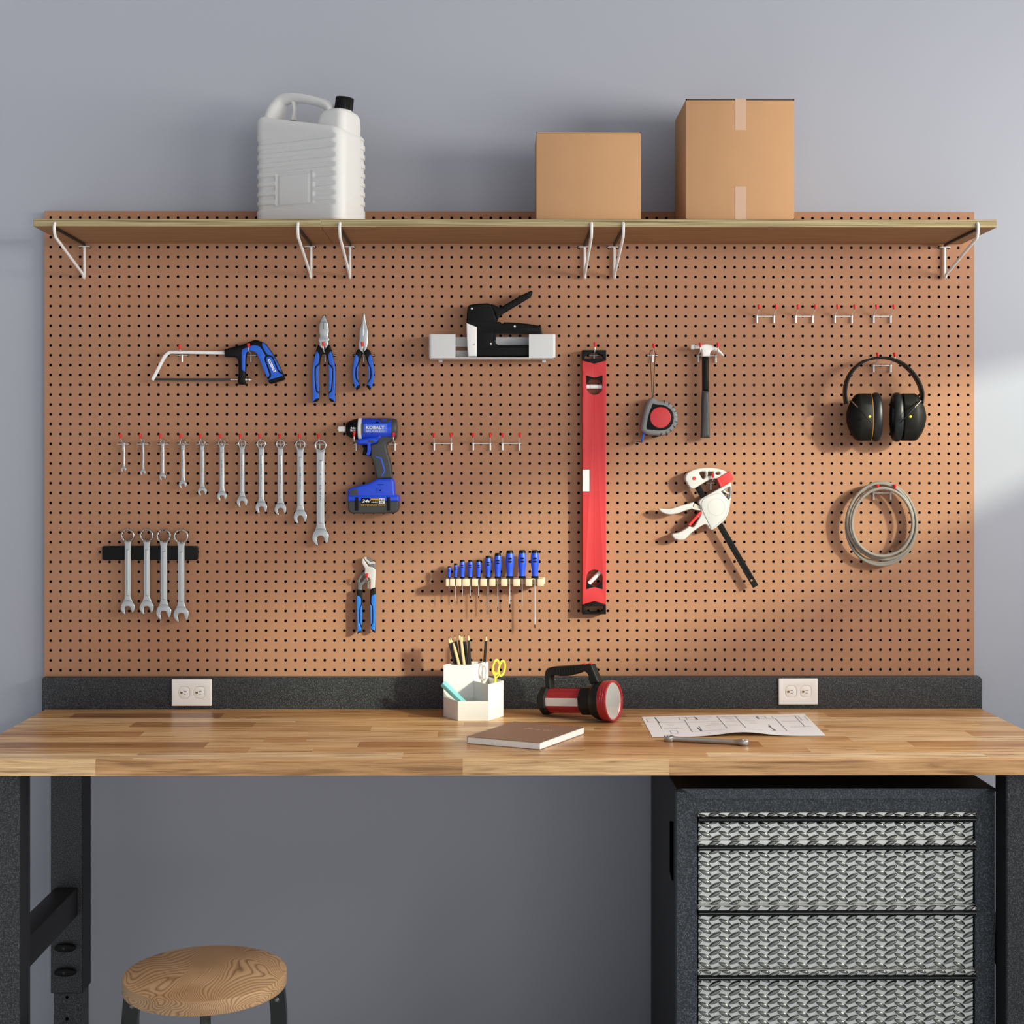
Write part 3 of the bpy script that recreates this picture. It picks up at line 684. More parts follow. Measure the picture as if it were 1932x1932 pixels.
# ------------------------------------------------------------------ things on the shelf
def jug():
    th = R(25); ax = Vector((math.cos(th), -math.sin(th), 0)); nx = Vector((-math.sin(th), -math.cos(th), 0))
    c0 = P(587, 411.5, -0.128); c0.z = shz1 + .0005
    L, T, rc = .257, .139, .030
    def W(a, b, z): return c0 + ax * a + nx * b + Vector((0, 0, z))
    t = thing('plastic_jug', 'white ribbed plastic jug with handle and black cap on the shelf', 'jug', tuple(c0))
    # section: rounded rectangle (a,b) with unit normals, sampled densely
    sec = []
    def arc(ca, cb, a0):
        for k in range(9):
            u = R(a0 + 90 * k / 8); sec.append((ca + rc * math.cos(u), cb + rc * math.sin(u), math.cos(u), math.sin(u)))
    def seg(p, q, n, nrm):
        for k in range(1, n): sec.append((p[0] + (q[0] - p[0]) * k / n, p[1] + (q[1] - p[1]) * k / n, nrm[0], nrm[1]))
    A, B = L / 2, T / 2
    arc(A - rc, B - rc, 0); seg((A - rc, B), (-A + rc, B), 60, (0, 1)); arc(-A + rc, B - rc, 90); seg((-A, B - rc), (-A, -B + rc), 24, (-1, 0))
    arc(-A + rc, -B + rc, 180); seg((-A + rc, -B), (A - rc, -B), 40, (0, -1)); arc(A - rc, -B + rc, 270); seg((A, -B + rc), (A, B - rc), 24, (1, 0))
    ztop = lambda a: .281 - (a + A) / L * .052
    per = .0232
    def sst(x, e0, e1):
        x = max(0, min(1, (x - e0) / (e1 - e0))); return x * x * (3 - 2 * x)
    def inset(a, b, na, nb, z):
        d = 0
        ph = ((z - .030) / per) % 1.0
        band = sst(ph, .42, .50) * (1 - sst(ph, .92, 1.0)) if .030 < z < .224 else 0
        if nb > .7:      # front face
            m = sst(A - .018 - a, 0, .004)
            lx0, lx1, lz0, lz1 = -.053, .040, .056, .124
            ds = max(lx0 - .008 - a, a - lx1 - .008, lz0 - .006 - z, z - lz1 - .004)
            m *= sst(ds, 0, .005)
            if ds < 0:
                if (abs(a - lx0) < .003 or abs(a - lx1) < .003 or abs(z - lz1) < .003) and lx0 - .003 < a < lx1 + .003: d = .0018
            d = max(d, .0028 * band * m)
        elif na > .6 and b > -.028: d = 0
        else: d = .0030 * band
        return d
    rings = []; NV = 170
    for k in range(NV + 1):
        v = k / NV; r = []
        for a, b, na, nb in sec:
            zt = ztop(a); z = v * zt; d = inset(a, b, na, nb, z)
            sh = .022; q = zt - z
            if q < sh: d += sh * .75 * (1 - math.sqrt(max(0, 1 - (1 - q / sh) ** 2)))
            if z < .006: d += .003 * (1 - z / .006)
            r.append(W(a - na * d, b - nb * d, z))
        rings.append(r)
    # close top
    for s_ in (.75, .4, .02):
        last = rings[-1]; cen = sum((Vector(p) for p in rings[NV]), Vector()) / len(last)
        rings.append([Vector((cen.x + (p.x - cen.x) * s_, cen.y + (p.y - cen.y) * s_, p.z + (cen.z - p.z) * (1 - s_))) for p in rings[NV]])
    g = G(); g.rings(rings, True)
    # neck block
    nb = []
    blk = [(.038, .122, .050, .20), (.040, .1225, .050, .250), (.046, .122, .048, .268), (.052, .118, .044, .2775), (.062, .110, .036, .2825), (.074, .100, .02, .284)]
    for a0, a1, hb, z in blk:
        ring = []
        for x, y in rrect(a0, -hb, a1, hb, min(.02, hb * .8, (a1 - a0) * .4), 5): ring.append(W(x, y, z))
        nb.append(ring)
    g.rings(nb, True)
    # spout collar
    tilt = (ax * .13 + Vector((0, 0, 1))).normalized(); cc = W(.093, 0, .2755)
    g.lathe([(.0235, 0), (.0235, .006), (.021, .010), (.0001, .011)], cc, tilt, 32)
    part('body', g, M_JUG, t, ang=50)
    def sweep(pts, ws, hs, n=20):
        pts = smooth(pts, 6, False); m = len(pts); rr = []
        for i, (a, z) in enumerate(pts):
            p, q = pts[max(0, i - 1)], pts[min(m - 1, i + 1)]; d = Vector((q[0] - p[0], q[1] - p[1])).normalized(); nn = Vector((-d.y, d.x)); f = i / (m - 1) * (len(ws) - 1); j = min(int(f), len(ws) - 2); f -= j
            w = ws[j] * (1 - f) + ws[j + 1] * f; h = hs[j] * (1 - f) + hs[j + 1] * f
            rr.append([W(a + nn.x * h * math.cos(2 * math.pi * k / n), w * math.sin(2 * math.pi * k / n), z + nn.y * h * math.cos(2 * math.pi * k / n)) for k in range(n)])
        return rr
    g = G()
    def az(x, y):      # pixel of the photo -> (along, up) in the jug's middle plane
        px, py = 460 + x / 6.662, 150 + y / 6.662; r_ = ray(px, py); o_ = Vector((0, -D, CAMZ)); t_ = (c0 - o_).dot(nx) / r_.dot(nx); p = o_ + r_ * t_ - c0
        return (p.dot(ax), p.z)
    g.rings(sweep([az(392, 540), az(400, 450), az(438, 338), az(500, 262), (az(620, 236)), az(760, 246), az(900, 275), az(1000, 305), az(1070, 345), az(1120, 400), az(1130, 470)], [.044, .036, .026, .021, .020, .020, .020, .022, .026, .028], [.021, .0205, .0185, .0145, .0118, .0112, .0115, .0125, .013, .013]))
    g.rings(sweep([az(632, 520), az(634, 470), az(637, 400), az(637, 320), az(637, 270)], [.014, .010, .0065, .010, .014], [.0085, .0052, .0036, .0052, .010]))
    if 0: g.rings(sweep([(-.084, .245), (-.080, .272), (-.064, .302), (-.044, .3175), (-.015, .3205), (.012, .313), (.034, .298), (.046, .282), (.050, .255)], [.046, .040, .030, .024, .022, .022, .024, .028, .030], [.024, .021, .018, .016, .0155, .0145, .0135, .013, .013]))
    part('handle', g, M_JUG, t, ang=60)
    cp = []
    for k in range(72):
        r = .0222 + (.0007 if k % 2 else 0); cp.append(r)
    u = (Vector((0, 1, 0)) - tilt * tilt.y).normalized(); w = tilt.cross(u); cc2 = cc + tilt * .0105
    def cr(h, s): return [cc2 + tilt * h + (u * math.cos(2 * math.pi * k / 72) + w * math.sin(2 * math.pi * k / 72)) * cp[k] * s for k in range(72)]
    part('cap', G().rings([cr(0, 1.0), cr(.0285, .985), cr(.030, .95)], True), M_BLACK, t, 'black screw cap', ang=30)
jug()

def carton(x0, x1, ytop, ybot, yf, yb, label, taped, seam):
    a, b = P(x0, ybot, yf), P(x1, ytop, yf); z0 = shz1 + .0004; z1 = b.z
    t = thing('cardboard_box', label, 'box', ((a.x + b.x) / 2, (yf + yb) / 2, z0), 'cardboard boxes on the shelf')
    gap = .0016
    part('carton_body', G().box(a.x, b.x, yf, yb, z0 + gap, z1 - gap - .001, .0014, 2), M_CARD, t)
    g = G(); ym = (yf + yb) / 2
    g.box(a.x + .0012, b.x - .0012, yf + .0012, ym - .0006, z1 - .0022, z1, .0006, 1); g.box(a.x + .0012, b.x - .0012, ym + .0006, yb - .0012, z1 - .0022, z1, .0006, 1)
    part('top_flap', g, M_CARD, t)
    part('bottom_flap', G().box(a.x + .0012, b.x - .0012, yf + .0012, yb - .0012, z0, z0 + gap + .0004), M_CARD, t)
    k = .0034 if taped else .0016
    g = G()
    for x in (a.x, b.x):
        for z in ((z0, z1) if taped else (z1,)):
            g.box(x - .0002 if x == a.x else x - k, x + k if x == a.x else x + .0002, yf - .0002, yf + .003, z - k if z == z1 else z, z if z == z1 else z + k)
    part('corner_gap_shade', g, M_CORNER, t, 'dark blocks for the shade in the corner gaps')  # solid dark blocks paint the shade of the corner gaps
    if taped:
        g = G()
        g.box(a.x + .004, b.x - .004, yf + .0004, yf + .004, z1 - .0021, z1 - .0004); g.box(a.x + .004, b.x - .004, yf - .0003, yf + .002, z0 - .0001, z0 + .0013)
        part('flap_seam', g, M_CORNER, t)
        tx0, tx1 = P(1387, 300, yf).x, P(1407.6, 300, yf).x
        za, zb = P(1400, 245.6, yf).z, P(1400, 352, yf).z
        g = G(); g.box(tx0, tx1, yf - .0005, yf + .001, za, z1 + .0002); g.box(tx0, tx1, yf - .0004, yb + .0004, z1, z1 + .0005)
        part('tape_strip', g, M_TAPE, t, 'pale packing tape over the top')
        part('tape_strip', G().box(tx0, tx1, yf - .0005, yf + .001, z0 - .0001, zb), M_TAPE, t, 'pale packing tape at the bottom')
carton(1012, 1209, 249.4, 411.5, -.245, -.125, 'shorter plain cardboard box in the middle of the shelf', False, 0)
carton(1294, 1498.5, 187, 411.5, -.245, -.042, 'taller taped cardboard box to the right on the shelf', True, 0)

# ------------------------------------------------------------------ peg hooks
def hook_parts(t, c, posts, barw, e, rise, wire=.0013, post=.0022, drop=.0175, tip=1.0):
    """c = bar centre on the board; posts = x offsets of the arms"""
    x0, x1 = -barw / 2, barw / 2; yb = -.0035
    g = G()
    g.tube([c + Vector(p) for p in ((x0 + .001, .004, 0), (x0 + .001, -.001, 0), (x0 + .0022, yb, 0), (x1 - .0022, yb, 0), (x1 - .001, -.001, 0), (x1 - .001, .004, 0))], wire, 10)
    part('crossbar', g, M_ZINC, t)
    for dx in posts:
        part('post', G().tube([c + Vector((dx, yb - .0015, .001)), c + Vector((dx, yb - .0015, -drop))], post, 12), M_ZINC, t)
        g = G()
        pts = [(dx, yb - .001, .0005), (dx, yb - .004, .0035), (dx, -.010, .0052)]
        if e > .036: pts += [(dx, -(e - .012), .0065), (dx, -(e - .004), .0085), (dx, -e, .013), (dx, -e, rise)]
        else: pts += [(dx, -e * .72, rise * .55), (dx, -e, rise * .80), (dx, -e, rise)]
        g.tube([c + Vector(p) for p in pts], wire * .95, 8); part('arm', g, M_ZINC, t)
        g = G(); k = tip
        g.lathe([(.0001, -.0060 * k), (.0022 * k, -.0058 * k), (.0027 * k, -.003 * k), (.0040 * k, .003 * k), (.0041 * k, .0052 * k), (.0034 * k, .0062 * k), (.0001, .0063 * k)], c + Vector((dx, -e, rise)), (0, 0, 1), 16)
        part('vinyl_tip', g, M_REDTIP, t, 'red vinyl tip')
def single(px, row, e, label, barpx=23, rise=.018, dx=0.0, group='single peg hooks', drop=.0175):
    c = P(px, row, 0); c.y = 0
    t = thing('peg_hook', label, 'peg hook', tuple(c), group)
    hook_parts(t, c, [dx], barpx * PX, e, rise, drop=drop)
    return t
single(344.5, 670.5, .036, 'red-tipped peg hook under the silver frame bar of the hacksaw')
single(474, 670.5, .042, 'red-tipped peg hook inside the blue handle of the hacksaw', rise=.0215)
single(614, 670.3, .046, 'red-tipped peg hook between the handles of the large combination pliers', 39, .0245)
single(686.5, 670.3, .044, 'red-tipped peg hook between the handles of the needle nose pliers', 39, .0245)
WR = [  # centre x, ring radius, shaft half width, jaw half width, tip y, hook x
    (233.8, 3.5, 2.3, 5.1, 890.7, 232), (270, 3.7, 2.5, 5.4, 896.7, 270), (307.1, 4.3, 2.9, 6.3, 906.2, 307), (345.2, 5.6, 3.4, 7.4, 921.4, 345), (381.9, 6.3, 3.9, 8.6, 935.5, 381.5),
    (419, 7.0, 4.4, 9.2, 945.2, 418.7), (457.1, 7.9, 4.7, 10.5, 957.1, 456.5), (493.3, 8.8, 5.2, 11.4, 968.8, 493), (529.5, 8.8, 5.1, 11.4, 971.7, 530), (566.9, 10.0, 6.1, 12.9, 987.9, 566.8), (605, 11.7, 7.4, 16.0, 1029.3, 603.8)]
ORD = ['smallest', 'second smallest', 'third smallest', 'fourth smallest', 'fifth smallest', 'middle', 'fifth largest', 'fourth largest', 'third largest', 'second largest', 'largest']
HK = [(232.8, 227.9), (270.2, 264.5), (307.4, 302), (345.4, 340), (382, 377), (419.2, 415), (456.6, 452.6), (493.2, 489), (530.6, 526.7), (567.4, 563.8), (603.6, 601)]
first = None
for i, (hx, tx) in enumerate(HK):
    lab = 'red-tipped peg hook holding the %s wrench of the hanging row' % ORD[i]
    if first is None: first = single(hx, 838, .030, lab, 23, .0195, group='peg hooks of the wrench row')
    else:
        c = P(hx, 838, 0); clone(first, (c.x, 0, c.z), lab)
single(672.6, 838, .067, 'red-tipped peg hook under the nose of the impact driver', 12, .0245)
single(741, 838, .060, 'red-tipped peg hook under the rear of the impact driver', 18, .0225, dx=.006)
single(1120.5, 671, .037, 'red-tipped peg hook in the top slot of the red spirit level', 20, .025)
single(1231, 671, .030, 'red-tipped peg hook holding the cord of the tape measure', 20, .0225)
single(1340.4, 911.4, .042, 'red-tipped peg hook under the upper jaw of the bar clamp', 20, .0195)
single(695, 1097.4, .044, 'red-tipped peg hook holding the blue-handled tongue and groove pliers', 19, .0190)
def double(p0, p1, row, e, label, rise=.0205, group='double peg hooks'):
    c = (P(p0, row, 0) + P(p1, row, 0)) / 2; c.y = 0; w = P(p1, row, 0).x - P(p0, row, 0).x
    t = thing('double_peg_hook', label, 'double peg hook', tuple(c), group)
    hook_parts(t, c, [-w / 2, w / 2], w + .0085, e, rise, wire=.0017, post=.0025)
    return t
PLC = ['leftmost', 'second from left', 'third from left', 'rightmost']
d0 = None
for i, (a, b) in enumerate(((1427.4, 1459.5), (1500.3, 1532.4), (1574.2, 1606.4), (1647.3, 1679.4))):
    lab = 'empty double peg hook, %s of the four at the upper right' % PLC[i]
    if d0 is None: d0 = double(a, b, 597, .034, lab, group='empty double peg hooks at the upper right')
    else:
        c = (P(a, 597, 0) + P(b, 597, 0)) / 2; clone(d0, (c.x, 0, c.z), lab)
for i, (a, b) in enumerate(((819.2, 851.6), (892.6, 925), (948, 980.2))):
    lab = 'empty double peg hook with red tips, %s of the three right of the impact driver' % ['leftmost', 'middle', 'rightmost'][i]
    c = (P(a, 837, 0) + P(b, 837, 0)) / 2; clone(d0, (c.x, 0, c.z), lab, 'empty double peg hooks in the middle')
double(1317.2, 1349.8, 671.3, .040, 'double peg hook carrying the head of the claw hammer', .024)
double(1647.3, 1679.4, 689.6, .042, 'double peg hook carrying the headband of the ear muffs', .024)
double(1647.3, 1679.4, 930, .043, 'double peg hook carrying the grey cable coil', .0165)

# ------------------------------------------------------------------ wrenches
HEAD = [(-.66, -.80), (-.88, -.42), (-1.0, .02), (-.97, .30), (-.84, .62), (-.58, .95), (-.40, 1.06), (-.30, 1.02, 1), (-.36, .68), (-.44, .34, 1), (-.37, .06), (-.17, -.10), (.10, -.12), (.33, -.02), (.46, .22, 1), (.56, .55), (.68, .82, 1), (.80, .76), (.92, .48), (.99, .18), (.99, -.10), (.90, -.42), (.66, -.80)]
def wrench_mesh(rro, rri, sw, jw, length, thick, star=0):
    """metres, hanging: ring centre at origin, jaw tip at z=-length"""
    hy = -(length - 1.06 * jw)
    o = []
    a0 = math.asin(min(.98, sw * 1.25 / rro))
    for k in range(41):
        a = -math.pi / 2 - a0 - (2 * math.pi - 2 * a0) * k / 40
        o.append((rro * math.cos(a), rro * math.sin(a)))
    o = o[::-1]          # from right of shaft over the top to the left
    o = [(rro * math.cos(-math.pi / 2 + a0 + (2 * math.pi - 2 * a0) * k / 40), rro * math.sin(-math.pi / 2 + a0 + (2 * math.pi - 2 * a0) * k / 40)) for k in range(41)]
    left = [(-sw, -rro * 1.35), (-sw, hy + jw * 1.55), (-sw * 1.12, hy + jw * 1.2)]
    hd = [(x * jw, hy - y * jw) + tuple(r) for x, y, *r in HEAD]
    right = [(sw * 1.12, hy + jw * 1.2), (sw, hy + jw * 1.55), (sw, -rro * 1.35)]
    out = o + left + smooth(hd, 4, False) + right
    hole = circle(0, 0, rri, 32)
    if star: hole = [((rri - (.14 * rri if k % 3 == 1 else 0)) * math.cos(2 * math.pi * k / 36), (rri - (.14 * rri if k % 3 == 1 else 0)) * math.sin(2 * math.pi * k / 36)) for k in range(36)]
    g = G(); g.add(plate2d([out, hole], thick, min(.0016, thick * .3, sw * .4), 2))
    # raised ring boss, head boss and shaft rib
    ring = plate2d([circle(0, 0, rro * .985, 40), hole], thick * 1.35, thick * .2, 2); g.add(ring)
    hb = [(x * jw * .97, hy - y * jw * .97) + tuple(r) for x, y, *r in HEAD] + [(.35 * jw, hy + .92 * jw), (0, hy + .98 * jw), (-.35 * jw, hy + .92 * jw)]
    g.add(plate2d([smooth(hb, 3)], thick * 1.22, thick * .12, 2))
    top, bot = -rro * 1.2 - sw * 1.9, hy + jw * 1.55
    if top - bot > .02:
        g.add(plate2d([rrect(-sw * .52, bot, sw * .52, top, sw * .3)], thick * 1.16, thick * .2, 2))
    return g
def hang_wrench(cx, ringy, rro, rri, sw, jw, tip, Y, thick, label, group, star, stamp=True):
    k = (Y + D) / F; c = P(cx, ringy, Y)
    t = thing('combination_wrench', label, 'wrench', tuple(c), group)
    me = wrench_mesh(rro * k, rri * k, sw * k, jw * k, (tip - ringy) * k, thick, star).mesh(); me.transform(Matrix.Translation(c) @ TOXZ)
    part('wrench_body', me, M_CHROME, t, ang=30)
    if stamp:
        L = (tip - ringy) * k; me = scribble(L * .28, sw * k * .5, 13, int(cx)); me.transform(Matrix.Translation(c + Vector((0, -thick * .585, -L * .42))) @ TOXZ @ Matrix.Rotation(-R(90), 4, 'Z'))
        part('size_stamp', me, M_STAMP, t, 'small dark stamped marking')
for i, (cx, ro, sw, jw, tip, hx) in enumerate(WR):
    th = .0045 + .0035 * i / 10
    hang_wrench(cx, 828.9 + ro, ro, ro * .70, sw, jw, tip, -.0155, th, 'combination wrench, %s of the eleven in the hanging row' % ORD[i], 'combination wrenches in the hanging row', 0)
# magnetic bar with four wrenches
mz = Z(190, 990, 10.17)
solo('magnetic_strip', plate(rrect(192.6, 1030.5, 372.6, 1056.5, 3), -.0125, -.0005, .0015), M_BLACK, 'black magnetic tool strip on the pegboard behind four wrenches', 'magnetic strip')
for i, (cx, cy, ro, ri, sw, jw, tip) in enumerate(((241.6, 1010.2, 12.8, 10.3, 5.7, 13.5, 1159.3), (277.4, 1010.2, 12.8, 10.3, 5.8, 13.5, 1159.3), (309.5, 1011.3, 13.7, 11, 6.3, 14.5, 1169.3), (342.3, 1011.8, 14.1, 11.3, 6.3, 14.7, 1173.7))):
    hang_wrench(cx, cy, ro, ri, sw, jw, tip, -.0185, .0085, 'large combination wrench on the black magnetic strip, %s of its four' % PLC[i], 'combination wrenches on the magnetic strip', 1, False)
# wrench lying on the bench
a, b = PZ(1262, 1398.5, ZTOP), PZ(1400, 1405.8, ZTOP); d = (b - a); Lw = d.length + .016
wm = wrench_mesh(.0125, .0085, .0062, .0135, Lw, .009, 1).mesh()
ux = -d.normalized(); wx = Vector((-ux.y, ux.x, 0))
# local -y runs from ring (at a) to jaw (at b)
m = Matrix(((-wx.x, ux.x, 0, a.x), (-wx.y, ux.y, 0, a.y), (0, 0, 1, ZTOP + .0064), (0, 0, 0, 1)))
wm.transform(m)
solo('combination_wrench', wm, M_CHROME, 'shiny combination wrench lying on the worktop in front of the floor plan', 'wrench', group=None, ang=30)
# ------------------------------------------------------------------ hacksaw
def at(px, py, Y): return tuple(P(px, py, Y))
hs = thing('hacksaw', 'small hacksaw with silver frame and blue and black pistol handle', 'hacksaw', at(400, 690, 0))
q = Z(275, 645, 12.88)
part('frame_bar', plate(smooth(q([(600, 213), (1930, 230, 1), (1930, 302, 1), (620, 285), (560, 300), (500, 360), (440, 450), (185, 948, 1), (122, 912, 1), (370, 420), (430, 320), (520, 240)])), -.022, -.012, .002), M_BAR, hs)
part('blade', plate(q([(205, 882), (2060, 886), (2060, 944), (190, 936)]), -.0175, -.0165, .0002), M_BLADE, hs)
q = Z(405, 630, 13.8)
part('handle_frame', plate(smooth(q([(240, 405, 1), (330, 375), (600, 305), (760, 260), (940, 180), (1040, 155), (1130, 165), (1200, 195), (1255, 210), (1330, 280), (1450, 440), (1560, 620), (1680, 850), (1770, 1030), (1815, 1160, 1), (1795, 1185), (1460, 1290), (1410, 1270), (1370, 1170), (1320, 1050), (1200, 760), (1120, 580), (1050, 470), (960, 435), (880, 440), (820, 490), (800, 580), (786, 900), (786, 1290, 1), (770, 1310), (615, 1310), (596, 1290, 1), (605, 1060), (615, 1000), (605, 720), (570, 630), (490, 592), (252, 590, 1)])), -.031, -.004, .005, 3), M_BLACK, hs, 'black handle frame')
part('grip_pad', plate(smooth(q([(705, 430), (722, 398), (850, 340), (960, 298), (1050, 290), (1180, 340), (1320, 560, 1), (1290, 660), (1420, 1050), (1400, 1120), (1350, 1115), (1205, 760), (1125, 580), (1052, 474), (960, 440), (880, 445), (825, 495), (797, 600), (787, 992, 1), (700, 935, 1), (695, 500)])), -.0325, -.028, .0015), M_BLUE, hs, 'blue inner grip')
part('grip_pad', plate(smooth(q([(1240, 210, 1), (1228, 295), (1360, 530), (1500, 580), (1540, 650), (1660, 930), (1755, 1008, 1), (1678, 850), (1558, 622), (1440, 436), (1325, 284)])), -.0325, -.028, .0015), M_BLUE, hs, 'blue back grip')
part('grip_pad', plate(smooth(q([(1370, 588), (1480, 608), (1520, 680), (1650, 980), (1760, 1058), (1782, 1086, 1), (1392, 1204, 1), (1382, 1188), (1440, 1140), (1465, 1050), (1338, 690), (1335, 640)])), -.0325, -.028, .0015), M_BLUE, hs, 'blue lettered grip')
lx, ly = q([(1490, 832)])[0]
part('lettering', text_px('KOBALT', lx, ly, 27.5, 5.4, -.0331, 63.5, .05), M_WHITE, hs, 'white lettering')
g = G(); a, b = P(*q([(412, 1188)])[0], -.017), P(*q([(600, 1188)])[0], -.017); g.tube([a, b], .0020, 10)
part('tension_pin', g, M_STEEL, hs)
g = G(); c = P(*q([(780, 1192)])[0], -.017); k = PX / 13.8
g.lathe([(.0001, 0), (.0058, 0)] + [(.0064 if j % 2 else .0057, (14 + 14 * j) * k) for j in range(9)] + [(.0054, 152 * k), (.0030, 158 * k), (.0030, 186 * k), (.0001, 190 * k)], c, (1, 0, 0), 24)
part('tension_knob', g, M_STEEL, hs, 'knurled silver knob')

# ------------------------------------------------------------------ pliers
def mir(pts, ax): return [(2 * ax - p[0], p[1]) + tuple(p[2:]) for p in pts]
def pliers(label, q, head, ax, hbase, blue1, blue2, tipdark, Y, extra):
    cx, cy = q([(ax, 900)])[0]; t = thing('pliers', label, 'pliers', at(cx, cy, 0), 'blue-handled pliers beside the hacksaw')
    part('jaw', plate(smooth(q(head)), Y - .0085, Y + .0035, .0025), M_CHROME, t, 'satin steel jaws')
    for e in extra: part(e[0], plate(q(e[1]), Y - .0092, Y - .008, .0003), e[2], t)
    for sd in (0, 1):
        f = (lambda p: mir(p, ax)) if sd else (lambda p: p)
        h = part('handle', plate(smooth(q(f(hbase))), Y - .009, Y + .006, .004, 3), M_BLACK, t)
        part('grip_pad', plate(smooth(q(f(blue1))), Y - .0105, Y - .004, .0015), M_BLUE, h, 'blue outer grip')
        part('grip_pad', plate(smooth(q(f(blue2))), Y - .0105, Y - .004, .0012), M_BLUE, h, 'blue inner grip')
pliers('larger combination pliers with blue handles hanging beside the needle nose pliers', Z(575, 585, 10.73),
    [(370, 98), (400, 98), (430, 160), (462, 235), (470, 300), (488, 420), (474, 520), (502, 600), (470, 660), (474, 705), (420, 785), (384, 700, 1), (350, 785), (286, 705), (292, 660), (264, 600), (300, 520), (284, 430), (290, 300), (303, 235), (338, 150)], 383,
    [(262, 700, 1), (290, 697, 1), (350, 792), (392, 852), (345, 905), (312, 1000), (282, 1200), (276, 1400), (287, 1600), (280, 1780), (250, 1845), (143, 1870, 1), (160, 1700), (148, 1400), (158, 1150), (188, 960), (223, 830)],
    [(238, 838), (285, 890), (290, 940), (266, 1088), (205, 1142), (195, 1300), (204, 1500), (226, 1640), (282, 1692, 1), (278, 1785, 1), (215, 1805), (165, 1862, 1), (147, 1864, 1), (162, 1700), (150, 1400), (160, 1150), (190, 980)],
    [(293, 1108), (240, 1150), (222, 1190), (222, 1400), (240, 1620), (274, 1652), (287, 1640), (279, 1450), (277, 1250)], None, -.014,
    [('jaw_seam', [(302, 238), (462, 238), (462, 250), (302, 250)], M_GREYST), ('jaw_seam', [(378, 250), (386, 250), (386, 385), (378, 385)], M_INKD)])
pliers('smaller needle nose pliers with blue handles between the combination pliers and the stapler', Z(575, 585, 10.73),
    [(1180, 63), (1212, 63), (1230, 180), (1260, 340), (1287, 440), (1277, 600), (1277, 640), (1257, 770), (1205, 845), (1178, 780, 1), (1150, 850), (1095, 780), (1083, 660), (1098, 600), (1103, 420), (1140, 280), (1160, 170)], 1183,
    [(1090, 788, 1), (1115, 790, 1), (1180, 852), (1150, 905), (1096, 1080), (1074, 1250), (1081, 1400), (1105, 1500), (1118, 1550), (1048, 1628, 1), (1008, 1530), (973, 1400), (963, 1250), (983, 1050), (1022, 900), (1050, 820)],
    [(1028, 905), (1085, 958), (1066, 1100), (1030, 1160), (1018, 1300), (1034, 1400), (1080, 1462), (1104, 1505, 1), (1050, 1545), (1030, 1592, 1), (990, 1480), (967, 1300), (985, 1070)],
    [(1090, 1108), (1055, 1160), (1044, 1280), (1058, 1390), (1082, 1432), (1074, 1280)], None, -.014,
    [('jaw_seam', [(1176, 200), (1190, 200), (1190, 525), (1174, 525)], M_STEEL)])
q = Z(655, 1040, 11.7)
cl = thing('pliers', 'tongue and groove pliers with white jaw and blue handles below the wrenches', 'pliers', at(690, 1120, 0))
part('adjusting_arm', plate([smooth(q([(392, 430, 1), (330, 478), (262, 570), (222, 680), (238, 760), (224, 850, 1), (325, 872, 1), (327, 780), (372, 720), (445, 620), (460, 560, 1), (410, 560, 1)])), smooth(q([(385, 520), (335, 570), (288, 640), (292, 682), (335, 655), (395, 575)]))], -.016, -.008, .0015), M_GREYST, cl, 'grey slotted arm')
part('fixed_jaw', plate(smooth(q([(346, 160), (325, 190), (330, 270), (390, 380), (385, 480), (402, 545), (468, 580), (510, 640), (505, 842, 1), (605, 808, 1), (626, 450), (610, 398), (560, 352), (472, 335, 1), (440, 298), (357, 165)])), -.024, -.013, .002), M_CLAMPW, cl, 'white jaw')
part('moving_jaw', plate(smooth(q([(362, 150, 1), (382, 127), (425, 130), (440, 172), (520, 235), (582, 225), (614, 272, 1), (560, 285), (485, 292), (440, 245)])), -.022, -.012, .0015), M_CLAMPW, cl, 'white moving jaw')
part('jaw_back', plate(smooth(q([(425, 138), (482, 146), (552, 200), (562, 224), (520, 237), (440, 176)])), -.0225, -.010, .0015), M_GREYST, cl)
part('jaw_back', plate(smooth(q([(470, 318), (490, 290), (615, 278, 1), (618, 390, 1), (560, 348), (500, 336)])), -.0225, -.010, .0015), M_GREYST, cl)
part('pivot', G().lathe([(.0001, .0006), (.0024, .0003), (.0026, -.001)], P(*q([(553, 598)])[0], -.0240), (0, -1, 0), 20), M_LGREY, cl)
for hb, b1, b2 in (([(205, 850, 1), (320, 878, 1), (326, 1000), (318, 1200), (326, 1300), (322, 1600), (310, 1750), (222, 1838, 1), (215, 1700), (212, 1300), (208, 980)],
                    [(213, 985), (285, 1012), (300, 1060), (300, 1180), (270, 1250), (264, 1550), (300, 1682), (318, 1692, 1), (308, 1752, 1), (240, 1780), (222, 1815, 1), (216, 1500)],
                    [(320, 1200), (286, 1262), (282, 1550), (310, 1640), (322, 1600), (326, 1350)]),
                   ([(505, 842, 1), (620, 805, 1), (624, 1000), (620, 1700), (616, 1780), (600, 1804), (518, 1722, 1), (510, 1500), (505, 1200)],
                    [(623, 945, 1), (542, 985), (530, 1060), (530, 1150), (560, 1220), (566, 1560), (536, 1652), (516, 1662, 1), (522, 1715, 1), (580, 1742), (612, 1765, 1), (622, 1400)],
                    [(506, 1180), (540, 1232), (546, 1540), (522, 1622), (510, 1500)])):
    h = part('handle', plate(smooth(q(hb)), -.026, -.010, .004, 3), M_RUBBER, cl)
    part('grip_pad', plate(smooth(q(b1)), -.0275, -.020, .0015), M_BLUEC, h, 'blue outer grip')
    part('grip_pad', plate(smooth(q(b2)), -.0275, -.020, .0012), M_BLUEC, h, 'blue inner grip')

